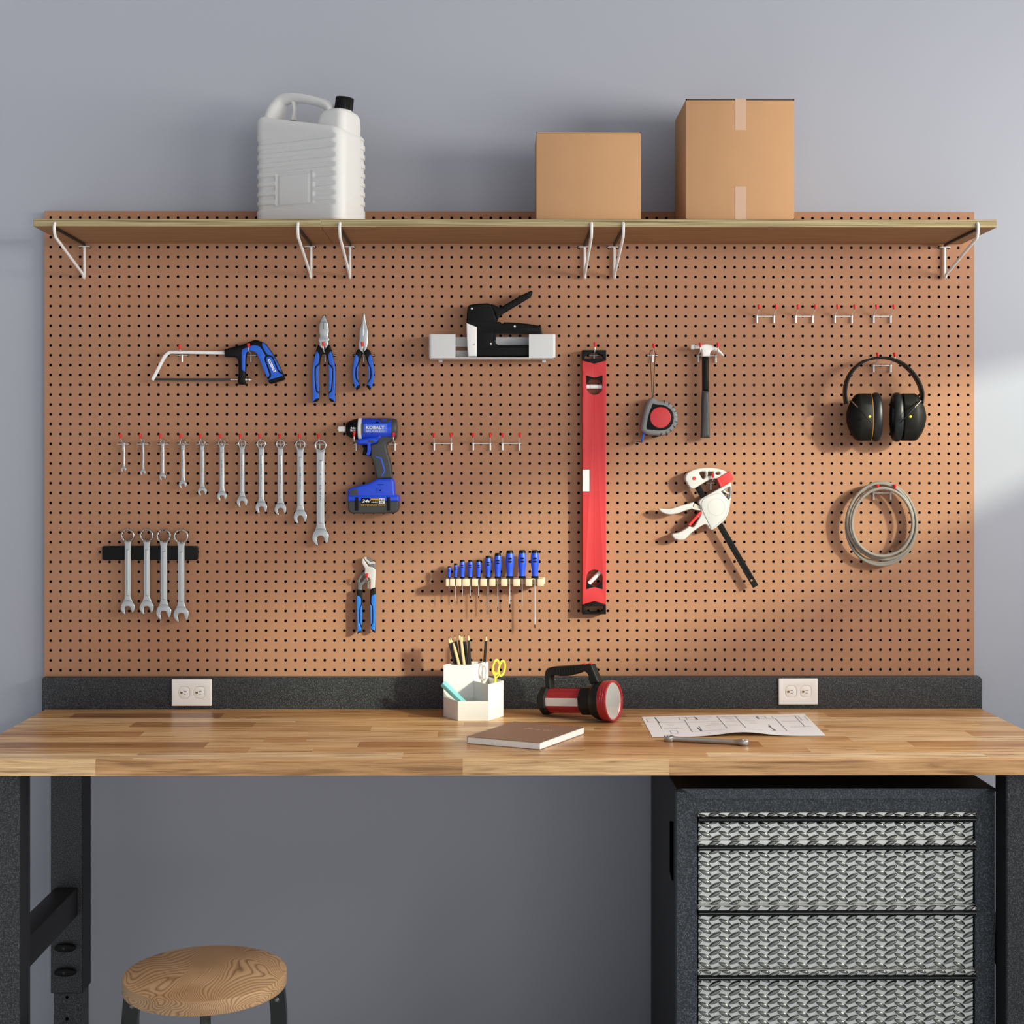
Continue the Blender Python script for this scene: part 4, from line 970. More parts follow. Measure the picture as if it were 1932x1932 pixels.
# ------------------------------------------------------------------ impact driver
q = Z(630, 775, 9.2)
def qp(x, y): return q([(x, y)])[0]
dr = thing('impact_driver', 'blue and black cordless impact driver hanging right of the wrench row', 'power drill', at(700, 900, 0))
YD = -.032; kz = (YD + D) / F / 9.2
o = P(*qp(0, 318), YD); zc = o.z
def X(x): return P(*qp(x, 318), YD).x
lat = lambda prof, n=40, rot=0.0: G().lathe([(r * kz, X(x)) for r, x in prof], (0, YD, zc), (1, 0, 0), n, None, 1.0, rot)
part('motor_housing', lat([(.1, 488), (186, 488), (193, 500), (193, 940), (186, 1010), (.1, 1010)]), M_BLUED, dr, 'blue motor housing')
part('nose_cone', lat([(.1, 213), (98, 213), (112, 222), (136, 262), (158, 310), (176, 360), (186, 410), (186, 432), (.1, 432)]), M_BLACK, dr, 'black nose cone')
part('collar_ring', lat([(.1, 428), (188, 428), (194, 436), (194, 484), (188, 493), (.1, 493)]), M_LGREY, dr, 'silver ring')
part('rear_cap', lat([(.1, 1000), (182, 1000), (186, 1030), (176, 1075), (160, 1095), (120, 1098), (.1, 1098)]), M_DGREY, dr, 'dark rear cap')
part('anvil', G().add(lat([(.1, 82), (56, 82), (62, 92), (62, 180), (42, 215), (.1, 216)], 4, math.pi / 4).mesh()).add(lat([(.1, 62), (10, 62), (12, 84), (.1, 84)], 12).mesh()), M_BAR, dr, 'square steel anvil')
wr = lambda loops, dep=.0012: wrap(plate(loops, YD - .001 - dep, YD - .001, .0002), zc, YD, 193 * kz)
part('top_grip', wr(smooth(q([(600, 128, 1), (640, 136), (760, 150), (812, 165), (838, 205), (960, 205), (1010, 140, 1), (940, 128, 1)]), 3)), M_DGREY, dr, 'dark rubber on top')
part('top_vent', wr(smooth(q([(840, 152, 1), (925, 152, 1), (905, 182), (852, 182)]), 3), .0018), M_BLUED, dr)
part('side_label', wr([q([(535, 235), (935, 235), (935, 385), (560, 385), (535, 360)])], .0006), M_BLUEL, dr, 'lighter blue label')
part('side_rubber', wr([q([(492, 225), (525, 260), (525, 385), (492, 420)])], .0010), M_DGREY, dr)
part('vent_slot', wr([q([(735, 195), (790, 197), (790, 217), (735, 212)])], .0012), M_HOLE, dr)
lx, ly = qp(733, 297); part('lettering', wrap(text_px('KOBALT', lx, ly, 34.5, 6.6, YD, 0, .045), zc, YD - .0008, 193 * kz, 6), M_LGREY, dr, 'silver brand lettering')
lx, ly = qp(731, 358); part('lettering', wrap(text_px('BRUSHLESS', lx, ly, 34.5, 3.7, YD, 0, .0), zc, YD - .0008, 193 * kz, 5), M_LGREY, dr, 'outlined silver lettering')
def cone_r(x): return 136 + (x - 262) * (176 - 136) / 98
lx, ly = qp(350, 309); a1 = text_px('24v', lx, ly, 11.4, 4.9, YD, 0, .03, .2); lx, ly = qp(350, 349); a2 = text_px('MAX', lx, ly, 10.6, 2.8, YD, 0, .03)
g = G(); g.add(a1); g.add(a2); me = g.mesh()
for v in me.vertices:
    dz = v.co.z - zc; xx = (v.co.x - X(0)) / (X(1) - X(0)); r = (136 + (xx - 262) * .42) * kz; v.co.y = YD - math.sqrt(max(1e-6, r * r - dz * dz)) - .0004 + (v.co.y - YD) * .3
part('lettering', me, M_WHITE, dr, 'white lettering on the nose')
part('grip', plate(smooth(q([(800, 440), (1000, 440, 1), (1052, 505, 1), (930, 560), (905, 600), (915, 680), (958, 830), (992, 980), (1012, 1172, 1), (742, 1184, 1), (720, 1080), (690, 950), (655, 840), (618, 790), (640, 760), (632, 600), (740, 560)])), YD - .0215, YD + .0215, .005, 4), M_DGREY, dr, 'dark grey rubber grip')
part('trigger_housing', plate(smooth(q([(392, 500, 1), (800, 428, 1), (832, 440), (740, 560), (640, 592), (626, 720), (592, 788), (563, 772), (592, 700), (576, 596), (400, 588, 1)])), YD - .0228, YD + .0228, .007, 3), M_BLUED, dr, 'blue trigger housing')
part('forward_switch', plate(rrect(*[v for p in q([(600, 515), (700, 550)]) for v in p], 1.4), YD - .0245, YD - .015, .001), M_DGREY, dr)
part('trigger', plate(smooth(q([(482, 598, 1), (580, 592, 1), (592, 690), (568, 768), (522, 762), (500, 722), (512, 660), (492, 622)])), YD - .0115, YD + .0115, .006, 3), M_BLACK, dr)
part('grip_stripe', plate(q([(722, 783), (832, 822), (890, 1040), (846, 1135), (818, 1133), (862, 1040), (808, 840), (722, 806)]), YD - .0224, YD - .020, .0006), M_BLUE, dr, 'blue stripe')
g = G()
for r_ in range(11):
    for c_ in range(3):
        x, y = 890 + r_ * 9.5 + c_ * 18, 805 + r_ * 28 + c_ * 6; p = P(*qp(x, y), YD - .0205 + .0012 * c_); g.lathe([(.0001, .0012), (.0006, .0010), (.0009, 0), (.0009, -.002)], p, (0, -1, 0), 8)
part('grip_texture', g, M_DGREY, dr)
part('base_housing', plate(smooth(q([(742, 1182, 1), (1012, 1176, 1), (1040, 1240), (1056, 1445), (1100, 1472), (1122, 1520), (1122, 1580, 1), (238, 1580, 1), (235, 1400), (252, 1358), (420, 1305), (600, 1255)])), YD - .0255, YD + .0255, .006, 3), M_BLUED, dr, 'blue base')
part('base_panel', plate(q([(275, 1390), (405, 1345), (425, 1465), (265, 1465)]), YD - .0262, YD - .024, .0006), M_DGREY, dr)
part('base_detail', plate(q([(735, 1340), (870, 1340), (870, 1420), (735, 1420)]), YD - .0265, YD - .024, .0008), M_BLUED, dr)
part('base_screw', G().lathe([(.0001, 0), (.0019, 0), (.0019, -.001)], P(*qp(803, 1382), YD - .0266), (0, -1, 0), 14), M_HOLE, dr)
part('vent_slot', plate(q([(760, 1278), (862, 1278), (862, 1287), (760, 1287)]), YD - .0258, YD - .024, .0002), M_HOLE, dr)
bt = part('battery', plate(smooth(q([(238, 1560, 1), (1122, 1560, 1), (1116, 1700), (1060, 1772), (300, 1780), (248, 1722)])), YD - .029, YD + .029, .005, 3), M_DGREY, dr, 'dark grey battery')
part('battery_shoulder', plate(smooth(q([(236, 1475, 1), (1105, 1475), (1124, 1520), (1124, 1577, 1), (236, 1577, 1)])), YD - .0295, YD + .0295, .004, 2), M_BLUED, bt, 'blue battery shoulder')
for x in (395, 945): part('battery_rib', plate(rrect(*[v for p in q([(x - 26, 1500), (x + 28, 1735)]) for v in p], 1.5), YD - .0315, YD - .028, .0015), M_DGREY if x < 0 else M_RUBBER, bt)
part('battery_label', plate(rrect(*[v for p in q([(472, 1515), (886, 1614)]) for v in p], .8), YD - .0302, YD - .029, .0003), M_BLACK, bt, 'black label')
part('label_gold_band', plate(q([(632, 1522), (776, 1522), (776, 1556), (645, 1556)]), YD - .0306, YD - .0300, .0001), M_GOLD, bt)
part('label_white_panel', plate(q([(782, 1520), (880, 1520), (880, 1610), (782, 1610)]), YD - .0306, YD - .0300, .0001), M_WHITE, bt)
yl = YD - .0309
for s_, x, y, w, h, m_, sh in (('24v', 562, 1566, 17.0, 6.0, M_WHITE, .25), ('MAX', 712, 1585, 13.2, 2.9, M_WHITE, .1), ('4.0', 831, 1550, 9.2, 4.2, M_BLACK, 0), ('20V', 831, 1592, 6.4, 1.9, M_BLACK, 0), ('EXTENDED RUN', 678, 1637, 45, 2.9, M_GOLD, 0)):
    lx, ly = qp(x, y); part('lettering', text_px(s_ if s_ != '20V' else 'AMP', lx, ly, w, h, yl if m_ != M_GOLD else YD - .0297, 0, .02, sh), m_, bt)

# ------------------------------------------------------------------ stapler on its white holder
q = Z(780, 520, 6.444)
HF, HB = -.060, -.004
ho = thing('tool_holder', 'white metal tool holder tray holding the black staple gun', 'tool holder', at(928, 660, 0))
def hz(y, Y=HF): return P(*q([(900, y)])[0], Y).z
def hx(x, Y=HF): return P(*q([(x, 800)])[0], Y).x
x0, x1 = hx(187), hx(1730); zt, zb = hz(714), hz(1000); xa, xb = hx(511), hx(1405); th = .0016; rr = .008
def corner(side):
    # front panel that wraps round the end with a rounded corner, back to the board
    pts = []
    xo = x0 if side < 0 else x1; xi = xa if side < 0 else xb; s = side
    path = [(xi, HF)] + [(xo - s * rr + s * rr * math.sin(R(a)), HF + rr - rr * math.cos(R(a))) for a in range(0, 91, 15)] + [(xo, HB)]
    inn = [(xi, HF + th)] + [(xo - s * rr + s * (rr - th) * math.sin(R(a)), HF + rr - (rr - th) * math.cos(R(a))) for a in range(0, 91, 15)] + [(xo - s * th, HB)]
    loop = path + inn[::-1]
    return G().rings([[(x, y, zb + .0012) for x, y in loop], [(x, y, zt) for x, y in loop]])
part('front_panel', corner(-1), M_LGREY, ho); part('front_panel', corner(1), M_LGREY, ho)
part('tray', G().box(x0 + .006, x1 - .006, HF, HB - .001, zb - .0012, zb + .0012, .0006, 1), M_LGREY, ho)
g = G(); zb1, zb2 = P(930, 520 + 748 / 6.444, HB).z, P(930, 520 + 866 / 6.444, HB).z
g.box(x0 + th, x1 - th, HB - .0014, HB, zb2, zb1); g.box(x0 + th, x1 - th, HB - .0014, HB, zb, P(930, 520 + 912 / 6.444, HB).z)
part('back_rail', g, M_LGREY, ho)
for x in (330, 1588):
    X_ = hx(x, HB); zc_ = P(930, 520 + 1030 / 6.444, HB).z; part('mounting_tab', G().box(X_ - .0050, X_ + .0050, HB - .002, HB, zc_ - .0050, zb), M_LGREY, ho)
st = thing('staple_gun', 'black staple gun with white nose standing in the white holder', 'staple gun', at(940, 640, -.03))
sb = [(643, 575, 1), (648, 500), (655, 410), (675, 362), (720, 346), (850, 336), (920, 337), (950, 360), (985, 450), (1018, 560, 1), (1058, 562, 1), (1072, 580, 1), (1092, 580, 1), (1106, 565, 1), (1250, 572), (1400, 585), (1500, 602), (1552, 612, 1), (1566, 710), (1562, 984, 1), (770, 984, 1), (770, 625, 1)]
hole = [(1004, 720), (1018, 703), (1390, 702), (1425, 718), (1440, 740), (1440, 842, 1), (1036, 843), (1004, 818)]
part('body', plate([smooth(q(sb)), smooth(q(hole), 3)], -.045, -.014, .004, 3), M_BLACK, st)
part('nose_plate', plate(smooth(q([(643, 574, 1), (771, 624, 1), (771, 983, 1), (664, 983, 1), (652, 830)])), -.046, -.013, .003, 3), M_WHITE, st, 'white nose plate')
part('lever', plate(smooth(q([(940, 348), (1000, 362), (1050, 386), (1100, 360), (1290, 250), (1425, 183), (1450, 195), (1440, 232), (1405, 270), (1060, 478), (1042, 502), (1016, 556, 1), (985, 450)])), -.040, -.020, .003, 3), M_BLACK, st)
g = G()
for k in range(6):
    t0 = .12 + k * .14; ax_, ay_ = 1060 + (1420 - 1060) * t0, 405 + (205 - 405) * t0
    g.add(plate(q([(ax_, ay_), (ax_ + 40, ay_ - 23), (ax_ + 58, ay_ + 10), (ax_ + 20, ay_ + 33)]), -.0412, -.039, .0006))
part('lever_grip', g, M_RUBBER, st)
part('grip_edge', plate(smooth(q([(970, 785, 1), (974, 705), (1010, 668), (1380, 660), (1440, 690), (1442, 708, 1), (1405, 702, 1), (1020, 702), (1004, 720), (1004, 785, 1)])), -.0456, -.040, .0008), M_RUBBER, st)
for x, y, yy in ((712, 402, -.0451), (1233, 618, -.0451), (942, 830, -.0451), (735, 830, -.0461)):
    p = P(*q([(x, y)])[0], yy); g = G(); g.lathe([(.0001, .0004), (.0025, .0007), (.0031, 0), (.0031, -.002)], p, (0, -1, 0), 20); g.lathe([(.0001, .0009), (.0010, .0009), (.0010, 0)], p, (0, -1, 0), 6)
    part('screw', g, M_STEEL, st)

# ------------------------------------------------------------------ spirit level
q = Z(1060, 620, 5.682); q2 = Z(1080, 860, 5.084)
lv = thing('spirit_level', 'long red spirit level hanging upright in the middle of the pegboard', 'spirit level', at(1121, 910, 0))
LF, LB = -.030, -.004
vial_hole = circle(350, 623, 86, 36)
bodyl = q([(220, 341), (348, 374), (476, 341)]) + q2([(323, 1428), (210, 1395), (97, 1428)])
wslot = q2([(97, 130), (165, 130), (165, 343), (97, 343)])
part('rail', plate([[p[:2] for p in bodyl], q(vial_hole), q2(circle(212, 1170, 77, 36))], LF, LB, .0012), M_RED, lv)
g = G(); g.add(plate([q([(350.5, 376), (353.5, 376), (353.5, 500), (350.5, 500)])], LF - .0004, LF + .001, .0001)); g.add(plate([[q([(350.5, 720)])[0][:2], q([(354, 720)])[0][:2], q2([(212, 1075)])[0][:2], q2([(209, 1075)])[0][:2]]], LF - .0004, LF + .001, .0001))
part('centre_groove', g, M_REDPL, lv)
for e, nm in ((q([(220, 230), (476, 230), (476, 340), (348, 373), (220, 340)]), 0), (q2([(97, 1430), (210, 1396), (323, 1430), (323, 1520), (97, 1520)]), 1)):
    hl = q([(243, 322), (252, 290), (330, 252), (368, 252), (440, 290), (450, 322)]) if not nm else q2([(118, 1445), (300, 1440), (300, 1478), (255, 1500), (165, 1500), (118, 1478)])
    part('end_cap', plate([e, hl], LF - .0008, LB + .0005, .0012), M_BLACK, lv, 'black end cap')
for br, c_, r_, vl in ((q([(262, 502), (350, 525), (438, 502), (438, 623), (262, 623)]), q([(350, 623)])[0], 86 / 5.682, None), (q2([(133, 1170), (290, 1170), (290, 1280), (210, 1258), (133, 1280)]), q2([(212, 1170)])[0], 77 / 5.084, 1)):
    lp = [br, circle(c_[0], c_[1], r_ * 1.0, 36)]
    # bracket = outline minus the round window (half of it lies outside, so build it as one polygon)
    x0_, x1_ = br[0][0], br[2][0]; y0_ = c_[1]
    arcp = [(c_[0] + r_ * math.cos(R(a)), c_[1] + (-1 if not vl else 1) * r_ * math.sin(R(a))) for a in range(0, 181, 9)]
    top = [(p[0], p[1]) for p in br if abs(p[1] - y0_) > 1]
    if vl: top = [(p[0], p[1]) for p in sorted(top, key=lambda p: p[0])]
    else: top = [(p[0], p[1]) for p in sorted(top, key=lambda p: p[0])]
    part('vial_bracket', plate([top + arcp], LF - .0006, LF + .004, .0004), M_BLACK, lv, 'black vial bracket')
for (c_, a_, L_, w_) in ((q([(350, 622)])[0], 0, 15.2, 4.2), (q2([(209, 1172)])[0], -45, 16.2, 4.0)):
    p = P(c_[0], c_[1], -.017); k = (D - .017) / F; d = Vector((math.cos(R(-a_)), 0, math.sin(R(-a_))))
    v = part('vial', G().lathe([(.0001, -L_ * k), (w_ * k, -L_ * k), (w_ * k, L_ * k), (.0001, L_ * k)], p, d, 24), M_VIAL, lv, 'clear bubble vial')
    g = G()
    for h in (-8.0 * k, 8.0 * k): g.lathe([(w_ * k * 1.01, h - .0003), (w_ * k * 1.03, h), (w_ * k * 1.01, h + .0003)], p, d, 24, cap=False)
    part('vial_line', g, M_BLACK, v)
g = G(); g.add(plate([q2([(97, 127), (168, 127), (168, 346), (97, 346)])], LF - .0004, LF + .001, .0001)); part('window_edge', g, M_DARK, lv)
part('side_vial_window', plate([q2([(97.5, 131), (163, 131), (163, 342), (97.5, 342)])], LF - .0008, LF + .001, .0002), M_WHITE, lv, 'white vial window')

# ------------------------------------------------------------------ tape measure
q = Z(1060, 620, 5.682)
tm = thing('tape_measure', 'grey and black tape measure with red button hanging on a black cord', 'tape measure', at(1245, 790, 0))
TF = -.040
part('case', plate(smooth(q([(955, 742), (985, 738), (1035, 766), (1110, 770), (1170, 802), (1225, 870), (1247, 945), (1236, 1030), (1180, 1100), (1110, 1140), (1040, 1146), (930, 1135), (868, 1105), (852, 1070), (870, 960), (900, 840), (928, 768)])), TF, -.005, .008, 4), M_GREY, tm, 'grey case')
part('face', plate(smooth(q([(978, 800, 1), (1020, 814), (1090, 820), (1150, 850), (1190, 900), (1200, 960), (1182, 1030), (1125, 1080), (1040, 1092), (915, 1080, 1), (910, 1050), (930, 930)])), TF - .001, TF + .005, .0008), M_BLACK, tm, 'black face')
part('button', plate([q(circle(1058, 953, 113, 44))], TF - .0035, TF, .0018, 3), M_RED, tm, 'round red button')
g = G()
for x0_, y0_, x1_, y1_ in ((1107, 770, 1098, 800), (1158, 794, 1145, 820), (1203, 835, 1180, 855), (1230, 880, 1206, 895), (1246, 946, 1216, 944), (1238, 1002, 1210, 994), (1215, 1058, 1192, 1040), (1176, 1100, 1158, 1078), (1130, 1130, 1115, 1104), (1062, 1146, 1070, 1116)):
    dx, dy = x1_ - x0_, y1_ - y0_; n_ = math.hypot(dx, dy); nx_, ny_ = -dy / n_ * 2.4, dx / n_ * 2.4
    g.add(plate([q([(x0_ + nx_, y0_ + ny_), (x1_ + nx_, y1_ + ny_), (x1_ - nx_, y1_ - ny_), (x0_ - nx_, y0_ - ny_)])], TF - .0004, TF + .009, .0001))
part('rim_notch', g, M_BLACK, tm)
Yc = -.018
def qq(x, y, Y=Yc): return P(*q([(x, y)])[0], Y)
part('cord', G().tube([qq(978, 738, -.022), qq(985, 560), qq(1000, 330), qq(1003, 268), qq(995, 240), qq(972, 229), qq(950, 240), qq(943, 268), qq(948, 330), qq(962, 560), qq(970, 738, -.022)], .0009, 8), M_BLACK, tm, 'black hanging cord')
part('blade', plate([q([(872, 1108), (893, 1118), (868, 1218), (855, 1212)])], -.026, -.014, .0003), M_BLUE, tm, 'blue tape end')
part('end_hook', plate([q([(800, 1204), (862, 1216), (860, 1222), (800, 1209)])], -.029, -.012, .0002), M_DARK, tm)
part('belt_clip', plate([q([(972, 1155), (1062, 1140), (1062, 1152), (1000, 1166), (975, 1168)])], -.030, -.012, .0005), M_BLACK, tm)

# ------------------------------------------------------------------ claw hammer
hm_ = thing('hammer', 'claw hammer with white head and black rubber grip hanging beside the tape measure', 'hammer', at(1331, 730, 0))
g = G(); g.add(plate(smooth(q([(1430, 180, 1), (1500, 174), (1545, 166), (1600, 174), (1650, 198), (1700, 233), (1746, 290, 1), (1736, 298, 1), (1690, 262), (1640, 232), (1606, 238), (1592, 262), (1588, 298, 1), (1507, 298, 1), (1505, 260), (1490, 217), (1430, 214, 1)])), -.034, -.012, .004, 3))
k = (D - .023) / F / 5.682; pf = qq(1382, 197, -.023)
g.lathe([(.0001, 0), (25 * k, 0), (28 * k, 4 * k), (28 * k, 34 * k), (22 * k, 44 * k), (20 * k, 70 * k), (.0001, 71 * k)], pf, (1, 0, 0), 28)
part('head', g, M_WHITE, hm_, 'white hammer head')
part('handle', plate(q([(1508, 296), (1580, 296), (1578, 668), (1510, 668)]), -.032, -.014, .006, 3), M_BLACK, hm_)
part('grip', plate(smooth(q([(1509, 664, 1), (1580, 664, 1), (1586, 800), (1588, 1000), (1593, 1172, 1), (1494, 1172, 1), (1500, 1000), (1503, 800)])), -.034, -.012, .007, 3), M_DGREY, hm_, 'dark grey rubber grip')

# ------------------------------------------------------------------ bar clamp
q = Z(1220, 870, 8.782)
cp = thing('bar_clamp', 'white and red trigger bar clamp hanging at an angle on a black bar', 'clamp', at(1345, 960, 0))
CF, CB = -.036, -.010
part('bar', plate([[(1311.6, 921.5), (1321.4, 915.9), (1430.8, 1103.8), (1421.2, 1109.8)], circle(1418.4, 1095, 2.4, 16)], -.026, -.020, .0004), M_BLACK, cp, 'flat black bar')
part('fixed_jaw', plate([smooth(q([(645, 260), (665, 215), (720, 170), (830, 130), (950, 113), (1080, 112), (1200, 130), (1290, 160), (1345, 188, 1), (1200, 290, 1), (1130, 290), (1075, 292), (1030, 312), (900, 390), (800, 447), (750, 455), (712, 430), (645, 310)])),
    smooth(q([(872, 190), (972, 178), (976, 262), (962, 285), (930, 300)]), 3), smooth(q([(1016, 176, 1), (1104, 176, 1), (1104, 236), (1016, 250, 1)]), 3), q(circle(1180, 203, 40, 20, 26))], CF, CB, .003, 3), M_CLAMPW, cp, 'white fixed jaw')
part('jaw_pin', plate([q(circle(790, 286, 33, 6))], CF - .001, CF + .003, .0005), M_RED, cp, 'red hexagon pin')
part('red_pad', plate([q([(1166, 290), (1372, 170), (1402, 186), (1450, 298), (1245, 430), (1226, 425)])], CF - .004, CB + .002, .001), M_REDPL, cp, 'red jaw pad')
part('pad_seam', plate([q([(1215, 322), (1405, 212), (1407, 217), (1217, 327)])], CF - .0044, CF, .0001), M_RED, cp)
part('pad_lip', plate([q([(1166, 290), (1190, 276), (1262, 420), (1245, 430), (1226, 425)])], CF - .0046, CF, .0004), M_RED, cp)
tri1 = [(1300, 490), (1368, 440, 1), (1375, 512, 1), (1340, 520)]; tri2 = [(1250, 512), (1290, 510), (1358, 560, 1), (1352, 618, 1)]
part('trigger_body', plate([smooth(q([(866, 690), (880, 652), (930, 610), (1380, 356, 1), (1408, 352, 1), (1408, 500), (1386, 700), (1350, 870), (1280, 990), (1112, 1128), (1070, 1140), (1040, 1112), (1000, 1060), (955, 1050), (850, 1112), (740, 1192), (640, 1290), (560, 1310), (470, 1290), (425, 1230), (440, 1206), (530, 1186), (620, 1140), (708, 1077, 1), (755, 1096), (790, 1080), (880, 930), (908, 862, 1), (895, 760)])),
    smooth(q(tri1), 3), smooth(q(tri2), 3)], CF, CB, .003, 3), M_CLAMPW, cp, 'white trigger body')
part('window_edge', plate([smooth(q([(1236, 500, 1), (1370, 418), (1392, 430), (1388, 600), (1358, 640, 1)])), smooth(q([(1250, 503, 1), (1368, 432), (1378, 440), (1374, 598), (1352, 622, 1)]))], CF - .0005, CF + .002, .0003), M_INKD, cp)
part('panel_edge', plate([smooth(q([(900, 690), (1160, 530), (1250, 560), (1342, 680), (1342, 800), (1292, 940), (1100, 1112), (1062, 1104)]))], CF - .0004, CF + .002, .0002), M_INK, cp)
part('panel', plate([smooth(q([(905, 692), (1160, 536), (1246, 565), (1336, 682), (1336, 800), (1287, 937), (1098, 1105), (1066, 1098)]))], CF - .0012, CF + .002, .0006), M_CLAMPW, cp)
part('round_mark', plate([q(circle(1158, 760, 144, 48)), q(circle(1158, 760, 141, 48))], CF - .0014, CF, .0001), M_INK, cp)
part('squeeze_handle', plate([smooth(q([(195, 780, 1), (260, 790), (400, 790), (560, 740), (790, 676, 1), (772, 770), (905, 800, 1), (908, 822, 1), (820, 806), (740, 795), (640, 822), (520, 866), (400, 886), (300, 870), (230, 832)]))], CF + .002, CB - .002, .003, 3), M_CLAMPW, cp, 'white squeeze handle')
part('handle_link', plate([smooth(q([(770, 775, 1), (795, 698, 1), (868, 738), (905, 760), (908, 812, 1), (840, 795)]))], CF + .006, CB - .006, .001), M_BEIGE, cp, 'beige link')
part('release_lever', plate([smooth(q([(690, 1050, 1), (878, 842), (908, 845), (905, 880), (860, 930), (718, 1084, 1)]))], CF - .001, CB, .0015), M_REDPL, cp, 'red release lever')
part('lever_pin', G().lathe([(.0001, .0005), (.0014, .0003), (.0015, -.001)], P(*q([(862, 922)])[0], CF - .001), (0, -1, 0), 14), M_STEEL, cp)

# ------------------------------------------------------------------ ear muffs
q = Z(1560, 640, 4.295)
em = thing('ear_muffs', 'black ear muffs with yellow dots hanging on the right side of the pegboard', 'ear muffs', at(1671, 750, 0))
YE = -.056
def e3(x, y, Y=YE): return P(*q([(x, y)])[0], Y)
band_o = [(158, 525), (147, 430), (163, 330), (213, 240), (288, 176), (368, 148), (450, 139), (545, 150), (642, 196), (718, 270), (768, 350), (793, 430), (788, 520)]
band_i = [(772, 520), (773, 435), (748, 358), (702, 284), (630, 214), (540, 168), (450, 157), (374, 166), (298, 194), (228, 254), (182, 338), (166, 430), (176, 520)]
bo = smooth(band_o, 5, False) + smooth(band_i, 5, False)
part('headband', plate([q(bo)], YE - .014, YE + .012, .0015), M_EARBLK, em)
k = (D + YE) / F / 4.295
for sd in (1, -1):
    # axis along x; h measured in zoom pixels towards the middle
    base = e3(400 if sd > 0 else 562, 632)
    def prof(p): return [(r * 192 * k, h * k) for r, h in p]
    g = G(); g.lathe(prof([(.001, -240), (.20, -240), (.42, -228), (.66, -206), (.88, -174), (.985, -150), (1.0, -140), (1.0, -52), (.97, -47), (.001, -46)]), base, (sd, 0, 0), 56, (0, 0, 1), .47)
    me = g.mesh()
    zc_ = base.z
    for v in me.vertices: v.co.z = zc_ + max(-191 * k, min(191 * k, (v.co.z - zc_) * 1.06))
    c = part('ear_cup', me, M_EARBLK, em, ang=30)
    if sd > 0: g = G(); g.lathe(prof([(1.0, -48), (1.006, -46), (1.0, -44)]), base, (sd, 0, 0), 56, (0, 0, 1), .473, cap=False); part('cup_seam', g, M_ORANGE, c, 'orange seam')
    g = G(); pc = [(.70, -44)] + [(1.0 + .045 * math.sin(R(a)) - (0 if a < 90 else .0), -40) for a in ()]
    for a in range(-100, 101, 10): pc.append((.87 + .175 * math.cos(R(a * .9)), -4 + 38 * math.sin(R(a * .9))))
    pc += [(.66, 20), (.60, -30), (.001, -34)]
    pc[0] = (.9, -44)
    g.lathe(prof(pc), base, (sd, 0, 0), 56, (0, 0, 1), .47); part('cushion', g, M_EARCUSH, em, 'glossy grey cushion', ang=50)
    # wire arm, slider and yellow button
    f = (lambda x: x) if sd > 0 else (lambda x: 948 - x + 13)
    pts = [e3(f(182), 505, YE - .002), e3(f(200), 500, YE - .028), e3(f(250), 552, YE - .044), e3(f(330), 640, YE - .047), e3(f(368), 682, YE - .046)]
    part('wire_arm', G().tube(pts, .0016, 8), M_BLACK, em)
    part('arm_slider', G().tube([pts[1] + Vector((0, -.0012, 0)), pts[2] + Vector((0, -.0014, 0))], .0013, 8), M_STEEL, em, 'silver slider')
    yb_ = e3(349 if sd > 0 else 679, 627, YE - .0495)
    part('button', G().lathe([(.0001, .0016), (.0028, .0014), (.0034, 0), (.0034, -.006)], yb_, (0, -1, 0), 22), M_YELDOT, em, 'yellow button')

# ------------------------------------------------------------------ cable coil
def coil():
    t = thing('cable_coil', 'coil of grey cable hanging on a double hook below the ear muffs', 'cable', at(1664, 985, 0))
    loops = [(443, 1496, 286, 334, .030), (440, 1458, 262, 278, .022), (432, 1474, 268, 306, .037), (452, 1470, 240, 262, .043), (442, 1482, 268, 316, .027), (440, 1500, 276, 330, .017)]
    pts = []; n = 56
    for i, lp in enumerate(loops):
        nx = loops[(i + 1) % len(loops)]
        for k in range(n):
            f = k / n; w = f * f * (3 - 2 * f); v = [a * (1 - w) + b * w for a, b in zip(lp, nx)]
            a = R(-90) + 2 * math.pi * f
            x = v[0] + v[2] * math.cos(a) + 14 * math.sin(a) * math.cos(a); y = v[1] + v[3] * math.sin(a)
            y = max(y, 1168 + 12 * i % 40) if False else y
            pts.append(P(*q([(x, y)])[0], -v[4]))
    part('cable', G().tube(pts, .0040, 10, True), M_CABLE, t)
coil()

# ------------------------------------------------------------------ screwdriver rack
q = Z(835, 1030, 9.66)
RF, RB = -.068, -.003
rk = thing('screwdriver_rack', 'pale wooden slotted rack holding the blue screwdrivers', 'tool rack', at(934, 1100, 0))
zt_, zb_ = P(930, 1030 + 605 / 9.66, RF).z, P(930, 1030 + 735 / 9.66, RF).z
def rx(x, Y=RF): return P(835 + x / 9.66, 1098, Y).x
part('back_board', G().box(rx(57), rx(1870, RB - .02), RB - .022, RB, zb_ + .002, zt_ + .0005, .0015, 2), M_RACK, rk)
g = None
for a, b in ((57, 112), (128, 225), (243, 342), (360, 490), (532, 645), (685, 806), (850, 962), (1065, 1180), (1285, 1410), (1515, 1634), (1730, 1846)):
    part('rack_block', G().box(rx(a), rx(b), RF, RB - .0215, zb_, zt_, .0018, 2), M_RACK, rk)
SDL = [(122, 385, 33, 812, 4.5, 'slot'), (238, 335, 38, 1028, 5, 'plain'), (360, 270, 52, 950, 8, 'slot'), (505, 270, 50, 972, 7, 'cross'), (655, 270, 50, 970, 7, 'cross'), (830, 195, 60, 1248, 8, 'plain'), (1007, 145, 70, 1205, 9, 'cross'), (1225, 95, 78, 1152, 12, 'cross'), (1452, 90, 78, 1155, 8, 'slot'), (1682, 90, 78, 1512, 12, 'flare')]
